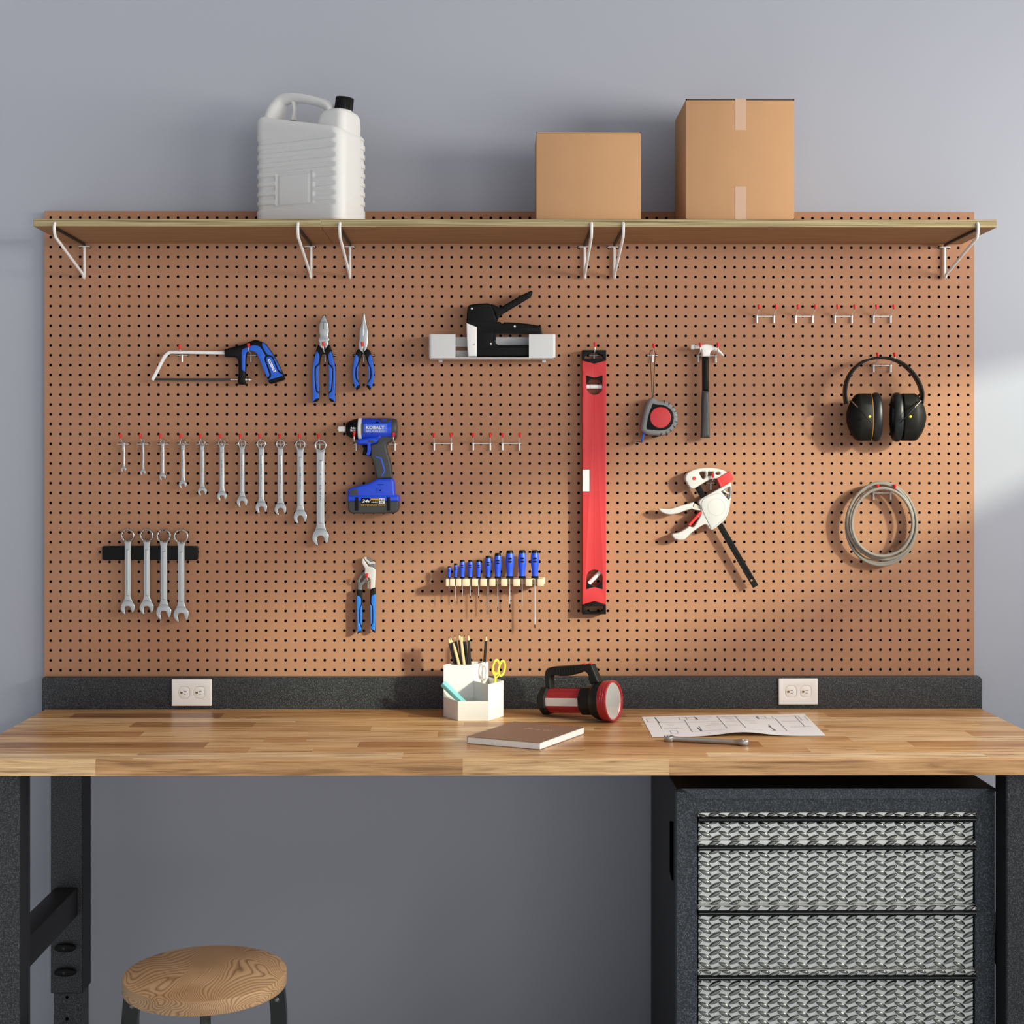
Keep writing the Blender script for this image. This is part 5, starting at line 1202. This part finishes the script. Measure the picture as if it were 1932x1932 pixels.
ORDS = ['first from the left, the tiniest', 'second from the left', 'third from the left', 'fourth from the left', 'fifth from the left', 'sixth from the left', 'fourth from the right', 'third from the right, with a thick black tip', 'second from the right', 'first from the right, with the longest shaft']
YS = -.047; k = (D + YS) / F / 9.66
for i, (x, yt, hw, tip, sw, kind) in enumerate(SDL):
    yb_ = 607; c = P(835 + x / 9.66, 1030 + yb_ / 9.66, YS); c.z = zt_ + .0004
    t = thing('screwdriver', 'blue-handled screwdriver in the wooden rack, ' + ORDS[i], 'screwdriver', tuple(c), 'blue screwdrivers in the rack')
    H = (yb_ - yt) * k; r = hw * k
    col = max(r * .80, .0031 if i < 3 else .0041)
    part('collar', G().lathe([(.0001, 0), (col * .98, 0), (col * 1.08, H * .02), (col * 1.08, H * .055), (col * .9, H * .085), (.0001, H * .085)], c, (0, 0, 1), 28), M_BLACK, t)
    pr = [(.0001, .07), (.72, .075), (.70, .13), (.74, .24), (.84, .36), (.95, .46), (1.0, .58), (1.0, .68), (.96, .78), (.90, .85), (.84, .89), (.0001, .89)]
    me = G().lathe([(a * r if a > .001 else .0001, b * H) for a, b in pr], c, (0, 0, 1), 36).mesh()
    for v in me.vertices:   # six shallow flutes on the swell
        d = v.co - c; an = math.atan2(d.y, d.x); h = d.z / H
        if .3 < h < .86: s_ = 1 - .035 * (1 + math.cos(6 * an)) / 2; v.co.x = c.x + d.x * s_; v.co.y = c.y + d.y * s_
    gr = part('grip', me, M_BLUES, t, 'blue grip', ang=60)
    cap = [(.0001, .885), (.84, .885), (.80, .93), (.74, .975), (.62, .995), (.0001, 1.0)]
    part('end_cap', G().lathe([(a * r if a > .001 else .0001, b * H) for a, b in cap], c, (0, 0, 1), 28), M_BLACK, t)
    for hh in (.60, .71):
        e = plate2d([circle(0, 0, r * .48, 20, r * .23)], .0012, .0003); e.transform(Matrix.Translation((c.x, c.y - r * .985, c.z + hh * H)) @ TOXZ)
        part('grip_mark', e, M_RUBBER, gr, 'dark oval mark')
    L = (tip - yb_) * k; s = sw * k
    sh = [(.0001, .001), (s, .001), (s, -L * .86)]
    if kind == 'flare': sh = [(.0001, .001), (s, .001), (s, -L * .72), (s * 1.5, -L * .85), (s * 1.25, -L * .93), (.0001, -L * .93)]
    else: sh += [(.0001, -L * .862)]
    part('shaft', G().lathe(sh, c, (0, 0, 1), 18), M_STEEL, t)
    if kind == 'cross': tp = [(.0001, -L * .855), (s * 1.05, -L * .86), (s * 1.05, -L * .95), (s * .35, -L), (.0001, -L)]
    elif kind == 'flare': tp = [(.0001, -L * .925), (s * .8, -L * .93), (s * .6, -L), (.0001, -L)]
    else: tp = [(.0001, -L * .855), (s * .98, -L * .86), (s * .75, -L * .93), (s * .4, -L), (.0001, -L)]
    part('tip', G().lathe(tp, c, (0, 0, 1), 14), M_BLACK if kind in ('cross', 'flare') else M_STEEL, t)
# ------------------------------------------------------------------ desk organizer
q = Z(820, 1190, 10.733)
def qz(x, y, z): return PZ(*q([(x, y)])[0], z)
fl, fr = qz(470, 1828, ZTOP), qz(1088, 1828, ZTOP)
S = fr.x - fl.x; fyp = (fl.y + fr.y) / 2; cxp = (fl.x + fr.x) / 2; cyp = fyp + S * math.sqrt(3) / 2
V = {n: Vector((cxp + S * math.cos(R(a)), cyp + S * math.sin(R(a)), 0)) for n, a in (('R', 0), ('BR', 60), ('BL', 120), ('L', 180), ('FL', 240), ('FR', 300))}
V['O'] = Vector((cxp, cyp, 0))
def zat(px, py, pt): d = ray(*q([(px, py)])[0]); t = (pt.y + D) / d.y; return CAMZ + d.z * t
H3 = (zat(785, 692, V['O']), zat(1090, 1092, V['FR']), zat(470, 1428, V['FL']))
org = thing('desk_organizer', 'white hexagonal desk organizer with three open compartments on the workbench', 'desk organizer', (cxp, cyp, ZTOP))
wt = .0022; zb0 = ZTOP + .0004
def cell(names, z1):
    pts = [V[n] for n in names]; cen = sum(pts, Vector()) / 4
    def ins(d):
        out = []
        for i in range(4):
            p0, p1, p2 = pts[i - 1], pts[i], pts[(i + 1) % 4]; a = (p1 - p0).normalized(); b = (p2 - p1).normalized()
            na, nb = Vector((-a.y, a.x, 0)), Vector((-b.y, b.x, 0))
            if na.dot(cen - p1) < 0: na, nb = -na, -nb
            out.append(p1 + (na + nb) * (d / (1 + na.dot(nb))))
        return out
    o, i = ins(.00015), ins(wt); Zs = lambda l, z: [Vector((p.x, p.y, z)) for p in l]
    return G().rings([Zs(i, zb0 + .002), Zs(i, z1), Zs(o, z1), Zs(o, zb0)], True)
for nm, names, z1 in (('tall_compartment', ('L', 'O', 'BR', 'BL'), H3[0]), ('middle_compartment', ('O', 'FR', 'R', 'BR'), H3[1]), ('low_compartment', ('L', 'FL', 'FR', 'O'), H3[2])):
    part(nm, cell(names, z1), M_POT, org, ang=15)
# pencils standing in the tall compartment
def ray_at(px, py, y): return P(*q([(px, py)])[0], y)
ybk = V['BL'].y; yfr = V['L'].y
PEN = [(278, 130, 410, 690, .35, 'b', 'black pencil furthest left in the organizer'), (316, 112, 440, 690, .55, 'b', 'black pencil second from left, partly behind the first pale pencil'), (372, 222, 492, 690, .16, 'w', 'unpainted pale wood pencil leaning lowest of the two pale ones'),
       (398, 92, 510, 690, .72, 'b', 'black pencil just left of the middle of the bunch, behind'), (494, 62, 548, 690, .40, 'b', 'black pencil whose tip stands highest in the bunch'), (522, 78, 598, 690, .14, 'w', 'unpainted pale wood pencil standing taller in the middle of the bunch'),
       (555, 88, 628, 690, .62, 'b', 'black pencil right behind the taller pale pencil'), (606, 92, 662, 690, .42, 'b', 'black pencil second from the right of the bunch'), (680, 66, 718, 690, .25, 'b', 'black pencil at the right edge of the bunch'), (1048, 82, 1010, 640, .97, 'b', 'lone black pencil standing apart at the right of the organizer')]
for tx, ty, bx, by, f, kind, lab in PEN:
    yr = yfr + .010 + (ybk - yfr - .020) * f
    rim = ray_at(bx, by, yr); tip = ray_at(tx, ty, yr + .004 * (1 if f < .5 else -1)); d = (tip - rim).normalized()
    t_ = (rim.z - (zb0 + .006)) / d.z; foot = rim - d * t_
    # keep the foot inside the compartment
    t = thing('pencil', lab, 'pencil', tuple(foot), 'pencils in the organizer')
    L = (tip - foot).length; r = .0035; ref = (1, 0, 0)
    m_ = M_PENBLK if kind == 'b' else M_PENWOOD
    if kind == 'b':
        part('barrel', G().lathe([(.0001, 0), (r, 0), (r, L - .0155), (.0001, L - .0155)], foot, d, 6, ref), m_, t, 'black barrel')
        part('sharpened_wood', G().lathe([(r * .99, L - .0157), (r * .98, L - .0125), (.0011, L - .0035), (.0001, L - .0035)], foot, d, 12, ref), M_PENWOOD, t)
    else:
        part('barrel', G().lathe([(.0001, 0), (r * 1.05, 0), (r * 1.05, L - .016), (.0011, L - .0035), (.0001, L - .0035)], foot, d, 6, ref), m_, t, 'bare wood barrel')
    part('lead', G().lathe([(.0012, L - .0038), (.0007, L - .001), (.0001, L)], foot, d, 10, ref), M_LEAD, t)
# scissors in the middle compartment
ysc = (V['O'].y + V['BR'].y + V['R'].y + V['FR'].y) / 4 + .004
scs = thing('scissors', 'yellow-handled scissors standing in the middle compartment of the organizer', 'scissors', tuple(ray_at(1215, 1040, ysc)))
def ring_path(cx, cy, a, b, tilt, Y0, dy):
    o = []
    for kk in range(36):
        u = 2 * math.pi * kk / 36; x, y = a * math.cos(u), b * math.sin(u); ct, st = math.cos(R(tilt)), math.sin(R(tilt))
        o.append(ray_at(cx + x * ct - y * st, cy + x * st + y * ct, Y0 + dy * math.cos(u)))
    return o
base = ray_at(1205, 1150, ysc); basef = Vector((base.x - .004, base.y, zb0 + .012))
for sgn, cx_, cy_, tl, bx_ in ((-1, 1238, 742, 8, 1222), (1, 1358, 762, 10, 1238)):
    g = G(); g.tube(ring_path(cx_, cy_, 60, 152, tl, ysc + .004 * sgn, .006), .0029, 10, True)
    lo = ray_at(cx_ - 26 if sgn < 0 else cx_ - 58, cy_ + 135, ysc + .003 * sgn)
    g.tube([lo + Vector((0, 0, .006)), lo, ray_at(bx_, 960, ysc + .002 * sgn), ray_at(bx_ - 8, 1060, ysc + .002 * sgn), Vector((basef.x + .002 * sgn, basef.y, zb0 + .055))], [.0026, .0034, .0036, .0032, .0022], 10, sx=.7)
    h = part('handle', g, M_YEL, scs, 'yellow finger loop')
    part('blade', G().rings([[Vector((basef.x + .002 * sgn + dx, basef.y + .0015 * sgn + dy, z)) for dx, dy in ((-w, -.0006), (w, -.0006), (w, .0006), (-w, .0006))] for z, w in ((zb0 + .056, .0042), (zb0 + .03, .0035), (zb0 + .006, .0006))]), M_STEEL, h)
# eraser leaning over the low compartment
e0 = ray_at(560, 1440, V['L'].y - .032); e1 = ray_at(165, 1065, V['L'].y - .020)
d = (e1 - e0).normalized(); e0 = e0 - d * ((e0.z - zb0 - .018) / d.z if e0.z - zb0 > .018 else 0)
side = Vector((0, -1, 0)); side = (side - d * side.dot(d)).normalized(); up = side.cross(d)
L = (e1 - e0).length; w2, h2 = .0075, .0058
rot = Matrix.Rotation(R(-28), 3, d); side = rot @ side; up = rot @ up
mtx = Matrix((( d.x, side.x, up.x, 0), (d.y, side.y, up.y, 0), (d.z, side.z, up.z, 0), (0, 0, 0, 1)))
g = G(); g.box(0, L, -w2, w2, -h2, h2, .0014, 3, Matrix.Translation(e0) @ mtx)
solo('eraser', g, M_TEAL, 'teal block eraser leaning out of the low compartment of the organizer', 'eraser')

# ------------------------------------------------------------------ flashlight
q = Z(1005, 1240, 10.168)
def fz(x, y, z): return PZ(*q([(x, y)])[0], z)
ct = fz(1565, 1243, ZTOP); RL = .0505; tau = R(4.2); phi = R(31)
FA = Vector((math.cos(phi) * math.cos(tau), -math.sin(phi) * math.cos(tau), math.sin(tau)))     # towards the lens
LC = Vector((ct.x, ct.y, ZTOP + RL * math.cos(tau) + .0012))
fl_ = thing('flashlight', 'red and black lantern flashlight with carry handle lying on the workbench', 'flashlight', (LC.x - .09, LC.y + .05, ZTOP))
UP = (Vector((0, 0, 1)) - FA * FA.z).normalized(); SD_ = FA.cross(UP)       # SD_ points away from or to the camera
B = -FA
def fl(prof, n=48, rot=0.0, cap=True): return G().lathe([(r, h) for r, h in prof], LC, B, n, UP, 1.0, rot, cap)
part('bezel', fl([(.0430, .0065), (.0465, .0000), (.0490, -.0002), (.0503, .0012), (.0505, .0060), (.0494, .0066), (.0494, .0078), (.0503, .0084), (.0500, .0130), (.0489, .0136), (.0489, .0148), (.0497, .0154), (.0492, .0215), (.0485, .0250), (.0300, .0252)], 72, cap=False), M_REDAL, fl_, 'red ribbed bezel', ang=30)
part('reflector', fl([(.0445, .004), (.036, .012), (.026, .022), (.016, .032), (.008, .038), (.0001, .039)], 64), M_REFL, fl_, 'silver reflector cone', ang=60)
part('lens', fl([(.0001, .0035), (.0448, .0035), (.0448, .0045), (.0001, .0045)], 64), M_GLASS, fl_)
part('bulb', fl([(.0001, .029), (.0025, .030), (.0030, .034), (.0030, .040), (.0001, .041)], 20), M_PANEL, fl_)
part('head', fl([(.0001, .0245), (.0478, .0246), (.0476, .034), (.0455, .043), (.0405, .052), (.0372, .055), (.0001, .0552)], 64), M_LAMPBLK, fl_, 'black bell head')
R8 = math.pi / 8; rb = .0318
part('octagon_collar', fl([(.0001, .0545), (rb * 1.10, .0546), (rb * 1.13, .056), (rb * 1.13, .083), (rb * 1.10, .085), (.0001, .0852)], 8, R8), M_LAMPBLK, fl_, ang=20)
part('battery_body', fl([(.0001, .082), (rb, .0825), (rb, .1775), (.0001, .178)], 8, R8), M_REDAL, fl_, 'red octagonal body', ang=20)
apo = rb * math.cos(R8)
def flat(s, u0, u1, w0, w1, lift, ang):
    # box on one flat of the octagon, ang = direction of the flat's normal around the axis
    n = (SD_ * math.sin(R(ang)) + UP * math.cos(R(ang))); w = n.cross(B)
    m = Matrix(((B.x, w.x, n.x, LC.x), (B.y, w.y, n.y, LC.y), (B.z, w.z, n.z, LC.z), (0, 0, 0, 1)))
    return s.box(u0, u1, w0, w1, apo - .001, apo + lift, .0004, 1, m)
cam_side = 90 if SD_.y < 0 else -90
part('light_panel', flat(G(), .083, .1775, -.0098, .0098, .0010, cam_side), M_PANEL, fl_, 'white side light panel')
g = G()
for an in (cam_side - 45, cam_side + 45, 0):
    for w in (-.0085, -.0050, .0070): flat(g, .084, .177, w - .0007, w + .0007, .0011, an)
part('body_rib', g, M_REDAL, fl_)
part('rear_cap', fl([(.0001, .176), (rb * 1.02, .1762), (rb * 1.16, .180), (rb * 1.18, .194), (rb * 1.05, .199), (.0001, .1992)], 8, R8), M_LAMPBLK, fl_, 'black octagonal rear cap', ang=20)
# handle: plate in the vertical plane through the axis
def hu(x, y):
    # zoom pixel of the photo -> (along B, up) in the plane spanned by B and UP through LC
    r_ = ray(*q([(x, y)])[0]); o_ = Vector((0, -D, CAMZ)); t_ = (LC - o_).dot(SD_) / r_.dot(SD_); p = o_ + r_ * t_ - LC
    return (p.dot(B), p.dot(UP))
outl = [(268, 600, 1), (258, 420), (260, 290), (300, 215), (380, 185), (600, 168), (900, 148), (1080, 132), (1150, 140), (1175, 190), (1290, 470, 1), (1140, 520, 1), (1100, 430), (1092, 345), (1050, 285), (985, 268), (900, 305), (760, 345), (600, 355), (450, 347), (385, 352), (358, 395), (372, 600, 1)]
lp = smooth([hu(p[0], p[1]) + tuple(p[2:]) for p in outl], 4)
hw = .013
m = Matrix(((B.x, UP.x, SD_.x, 0), (B.y, UP.y, SD_.y, 0), (B.z, UP.z, SD_.z, 0), (0, 0, 0, 1)))
if m.determinant() < 0: m = Matrix(((B.x, UP.x, -SD_.x, 0), (B.y, UP.y, -SD_.y, 0), (B.z, UP.z, -SD_.z, 0), (0, 0, 0, 1)))
sgn = -1 if SD_.y > 0 else 1
me = plate2d([lp], 2 * hw, .004, 3); me.transform(Matrix.Translation(LC) @ m)
# shift back so the near face lies on the plane that was traced
near = SD_ if SD_.y < 0 else -SD_
me.transform(Matrix.Translation(-near * .004))
hd_ = part('carry_handle', me, M_LAMPBLK, fl_, 'black carry handle')
g = G()
for kx in range(9):
    x = 440 + kx * 50; a_ = hu(x, 215 - kx * 4); b_ = hu(x + 14, 330 - abs(kx - 3) * 4)
    pa, pb = [LC + B * p[0] + UP * p[1] + near * (hw - .0036) for p in (a_, b_)]; g.tube([pa, pb], .0011, 6)
part('grip_rib', g, M_RUBBER, hd_)
g = G()
for x0_, x1_ in ((925, 1030), (1040, 1150)):
    a_, b_ = hu(x0_, 132 if x0_ < 1000 else 122), hu(x1_, 122 if x0_ < 1000 else 118); mid = ((a_[0] + b_[0]) / 2, (a_[1] + b_[1]) / 2)
    c_ = LC + B * mid[0] + UP * (mid[1] - .0012) - near * .004
    g.lathe([(.0001, .0022), (.0045, .0019), (.0062, .0006), (.0064, -.003)], c_, UP, 20)
part('switch_button', g, M_REDPL, hd_, 'red switch buttons')

# ------------------------------------------------------------------ notebook
q = Z(870, 1340, 7.728)
A_, B_, C_ = [PZ(*q([p])[0], ZTOP) for p in ((85, 488), (1150, 582), (1797, 346))]
ab = (A_ - B_); cb = (C_ - B_); e1_ = ab.normalized(); e2_ = Vector((-e1_.y, e1_.x, 0))
if e2_.dot(cb) < 0: e2_ = -e2_
wA, wC = ab.length, cb.dot(e2_)
bt_ = zz = None
hgt = P(*q([(1150, 474)])[0], B_.y).z - ZTOP
nb_ = thing('notebook', 'closed brown-covered notebook with white pages lying on the workbench', 'notebook', tuple((A_ + C_) / 2))
sh = cb.dot(e1_)
def nbp(u, v, z): p = B_ + e1_ * (u * wA) + (e2_ * wC + e1_ * sh) * v; return Vector((p.x, p.y, ZTOP + z))
def slab(u0, u1, v0, v1, z0, z1): return G().rings([[nbp(u, v, z) for u, v in ((u0, v0), (u1, v0), (u1, v1), (u0, v1))] for z in (z0, z1)])
part('page_block', slab(.004, .996, .004, .996, .0013, hgt - .0010), M_PAGES, nb_)
part('front_cover', slab(0, 1, 0, 1, hgt - .0011, hgt), M_COVER, nb_, 'brown front cover')
part('back_cover', slab(0, 1, 0, 1, .0003, .0014), M_COVER, nb_)
part('spine', slab(.997, 1.0, 0, 1, .0003, hgt), M_COVER, nb_)
# small pale lettering
r0, r1 = [PZ(985 + x / 27.6, 1365 + y / 27.6, ZTOP + hgt) for x, y in ((120, 255), (1545, 370))]
dx_ = (r1 - r0); L_ = dx_.length; dx_.normalize(); up_ = Vector((-dx_.y, dx_.x, 0))
mm = Matrix(((dx_.x, up_.x, 0, (r0.x + r1.x) / 2), (dx_.y, up_.y, 0, (r0.y + r1.y) / 2), (0, 0, 1, ZTOP + hgt + .00005), (0, 0, 0, 1)))
g = G(); m1_ = scribble(L_ * .58, .0075, 11, 3); m1_.transform(Matrix.Translation((-L_ * .21, 0, 0))); m2_ = scribble(L_ * .30, .0075, 6, 8); m2_.transform(Matrix.Translation((L_ * .35, 0, 0))); tm_ = g.add(m1_).add(m2_).mesh(); tm_.transform(mm)
part('lettering', tm_, M_COVTXT, nb_, 'small pale cover lettering')

# ------------------------------------------------------------------ floor plan sheet
q = Z(1200, 1335, 5.084)
TL, TR, BRr, BLl = [PZ(*q([p])[0], ZTOP + .0004) for p in ((55, 90), (1612, 69), (1822, 272), (158, 285))]
pk = P(*q([(1010, 240)])[0], (BRr.y + BLl.y) / 2)
wave_h = pk.z - ZTOP
def sheet(s, t, dz=0.0):
    p = (TL * (1 - s) + TR * s) * (1 - t) + (BLl * (1 - s) + BRr * s) * t
    b = math.exp(-((s - .52) / .17) ** 2) * wave_h * t ** 1.4 + .002 * math.sin(math.pi * s) * (1 - t) * (s > 0)
    e = .0026 * max(0, (s - .86) / .14) * (1 - t)
    return Vector((p.x, p.y, ZTOP + .0006 + b + e + dz))
def sheet_mesh():
    g = G(); nu, nv = 80, 24; bm = g.bm
    for side_ in (0, 1):
        vs = [[bm.verts.new(sheet(i / nu, j / nv, .00025 * side_)) for i in range(nu + 1)] for j in range(nv + 1)]
        for j in range(nv):
            for i in range(nu): bm.faces.new((vs[j][i], vs[j][i + 1], vs[j + 1][i + 1], vs[j + 1][i]))
    return g
pp = thing('floor_plan_sheet', 'white paper sheet with a printed floor plan curling on the workbench', 'paper', tuple((TL + BRr) / 2))
part('sheet', sheet_mesh(), M_PAPER, pp)
def plan(lines, w):
    g = G(); bm = g.bm
    asp = (TR - TL).length / (BLl - TL).length
    for (s0, t0, s1, t1) in lines:
        n = max(1, int(abs(s1 - s0) * 40 + abs(t1 - t0) * 16)); ds, dt = (s1 - s0) * asp, t1 - t0; l = math.hypot(ds, dt) or 1; ns, nt = -dt / l * w / asp, ds / l * w
        pr = None
        for i in range(n + 1):
            f = i / n; s, t = s0 + (s1 - s0) * f, t0 + (t1 - t0) * f
            cur = [bm.verts.new(sheet(s + ns, t + nt, .0005)), bm.verts.new(sheet(s - ns, t - nt, .0005))]
            if pr: bm.faces.new((pr[0], cur[0], cur[1], pr[1]))
            pr = cur
    return g
hl = lambda t, a, b: (a, t, b, t); vl = lambda s, a, b: (s, a, s, b)
thin = [hl(.10, .075, .42), hl(.33, .08, .245), hl(.62, .09, .20), hl(.10, .46, .74), hl(.34, .245, .45), hl(.36, .48, .56), hl(.33, .60, .66), hl(.10, .80, .95), hl(.33, .82, .93), hl(.52, .35, .45), hl(.78, .25, .44), hl(.80, .57, .66), hl(.80, .70, .86), hl(.58, .47, .57), hl(.60, .84, .97),
        vl(.22, .08, .22), vl(.262, .08, .22), vl(.315, .06, .20), hl(.22, .225, .31), vl(.70, .06, .2), vl(.745, .06, .2), vl(.79, .06, .2), hl(.2, .70, .79), hl(.12, .47, .56), hl(.18, .49, .545), hl(.24, .49, .545), hl(.30, .50, .54), hl(.12, .02, .05), hl(.28, .025, .05), vl(.02, .12, .28), vl(.95, .1, .3), vl(.985, .12, .34), hl(.3, .94, .985), hl(.45, .12, .165), hl(.86, .13, .16), hl(.72, .12, .16), vl(.12, .72, .86), vl(.16, .72, .86), hl(.2, .1, .17), hl(.2, .34, .39), hl(.2, .58, .64), hl(.45, .38, .43), hl(.45, .61, .66)]
thick = [vl(.08, .08, .62), vl(.455, .06, .74), vl(.565, .06, .74), vl(.245, .22, .80), vl(.80, .2, .78), vl(.93, .08, .6), vl(.305, .55, .80), vl(.725, .5, .8)]
dark = [(.075, .06, .085, .34), (.318, .1, .325, .22), (.29, .60, .30, .78), (.69, .12, .695, .22), (.715, .58, .735, .78)]
part('plan_line', plan(thin, .0028), M_INK, pp, 'thin grey plan lines'); part('plan_line', plan(thick, .0042), M_INK, pp, 'grey wall lines'); part('plan_line', plan(dark, .006), M_INKD, pp, 'dark plan marks')

# ------------------------------------------------------------------ light
SUN = Vector((-1.2, 1.0, -.456)).normalized()
sl = bpy.data.lights.new('sun', 'SUN'); so = bpy.data.objects.new('sun', sl); COL.objects.link(so)
sl.energy = 3.75; sl.color = (.96, .99, .76); sl.angle = R(3.2); so.rotation_euler = SUN.to_track_quat('-Z', 'Y').to_euler(); so.location = (4, -3, 3)
al = bpy.data.lights.new('window_daylight', 'AREA'); ao = bpy.data.objects.new('window_daylight', al); COL.objects.link(ao)
al.shape = 'RECTANGLE'; al.size = WIN[1] - WIN[0]; al.size_y = .5; al.energy = 90; al.color = (1.0, .955, .88)
ao.location = (WX - .02, (WIN[0] + WIN[1]) / 2, (WIN[2] + WIN[3]) / 2)
ao.rotation_euler = (R(90), 0, R(90))
w = bpy.data.worlds.new('world'); scene.world = w; w.use_nodes = True; nt = w.node_tree; bg = nt.nodes['Background']
tc = nt.nodes.new('ShaderNodeTexCoord'); sx = nt.nodes.new('ShaderNodeSeparateXYZ'); nt.links.new(tc.outputs['Generated'], sx.inputs[0])
mr = nt.nodes.new('ShaderNodeMapRange'); mr.inputs['From Min'].default_value = -1; mr.inputs['From Max'].default_value = 1; nt.links.new(sx.outputs[0], mr.inputs['Value'])
side = ramp(nt, mr.outputs[0], [(0.0, (.26, .28, .32, 1)), (0.5, (.68, .70, .76, 1)), (0.72, (2.0, 1.97, 1.92, 1)), (1.0, (4.2, 4.1, 3.9, 1))])
mz_ = nt.nodes.new('ShaderNodeMapRange'); mz_.inputs['From Min'].default_value = -1; mz_.inputs['From Max'].default_value = 1; nt.links.new(sx.outputs[2], mz_.inputs['Value'])
vert = ramp(nt, mz_.outputs[0], [(0.0, (.9, .9, .9, 1)), (0.46, (2.0, 2.0, 2.0, 1)), (0.53, (1.9, 1.9, 1.9, 1)), (0.60, (.85, .85, .85, 1)), (0.70, (.30, .30, .30, 1)), (0.85, (.34, .34, .34, 1)), (1.0, (1.7, 1.7, 1.7, 1))])
mxw = nt.nodes.new('ShaderNodeMix'); mxw.data_type = 'RGBA'; mxw.blend_type = 'MULTIPLY'; mxw.inputs[0].default_value = 1; mxw.clamp_result = False
nt.links.new(side, mxw.inputs[6]); nt.links.new(vert, mxw.inputs[7]); nt.links.new(mxw.outputs[2], bg.inputs['Color'])
bg.inputs['Strength'].default_value = .80
scene.view_settings.view_transform = 'Standard'; scene.view_settings.look = 'None'; scene.view_settings.gamma = 1; scene.view_settings.use_curve_mapping = False
scene.view_settings.exposure = -0.06
scene.cycles.use_denoising = True
scene.cycles.max_bounces = 8
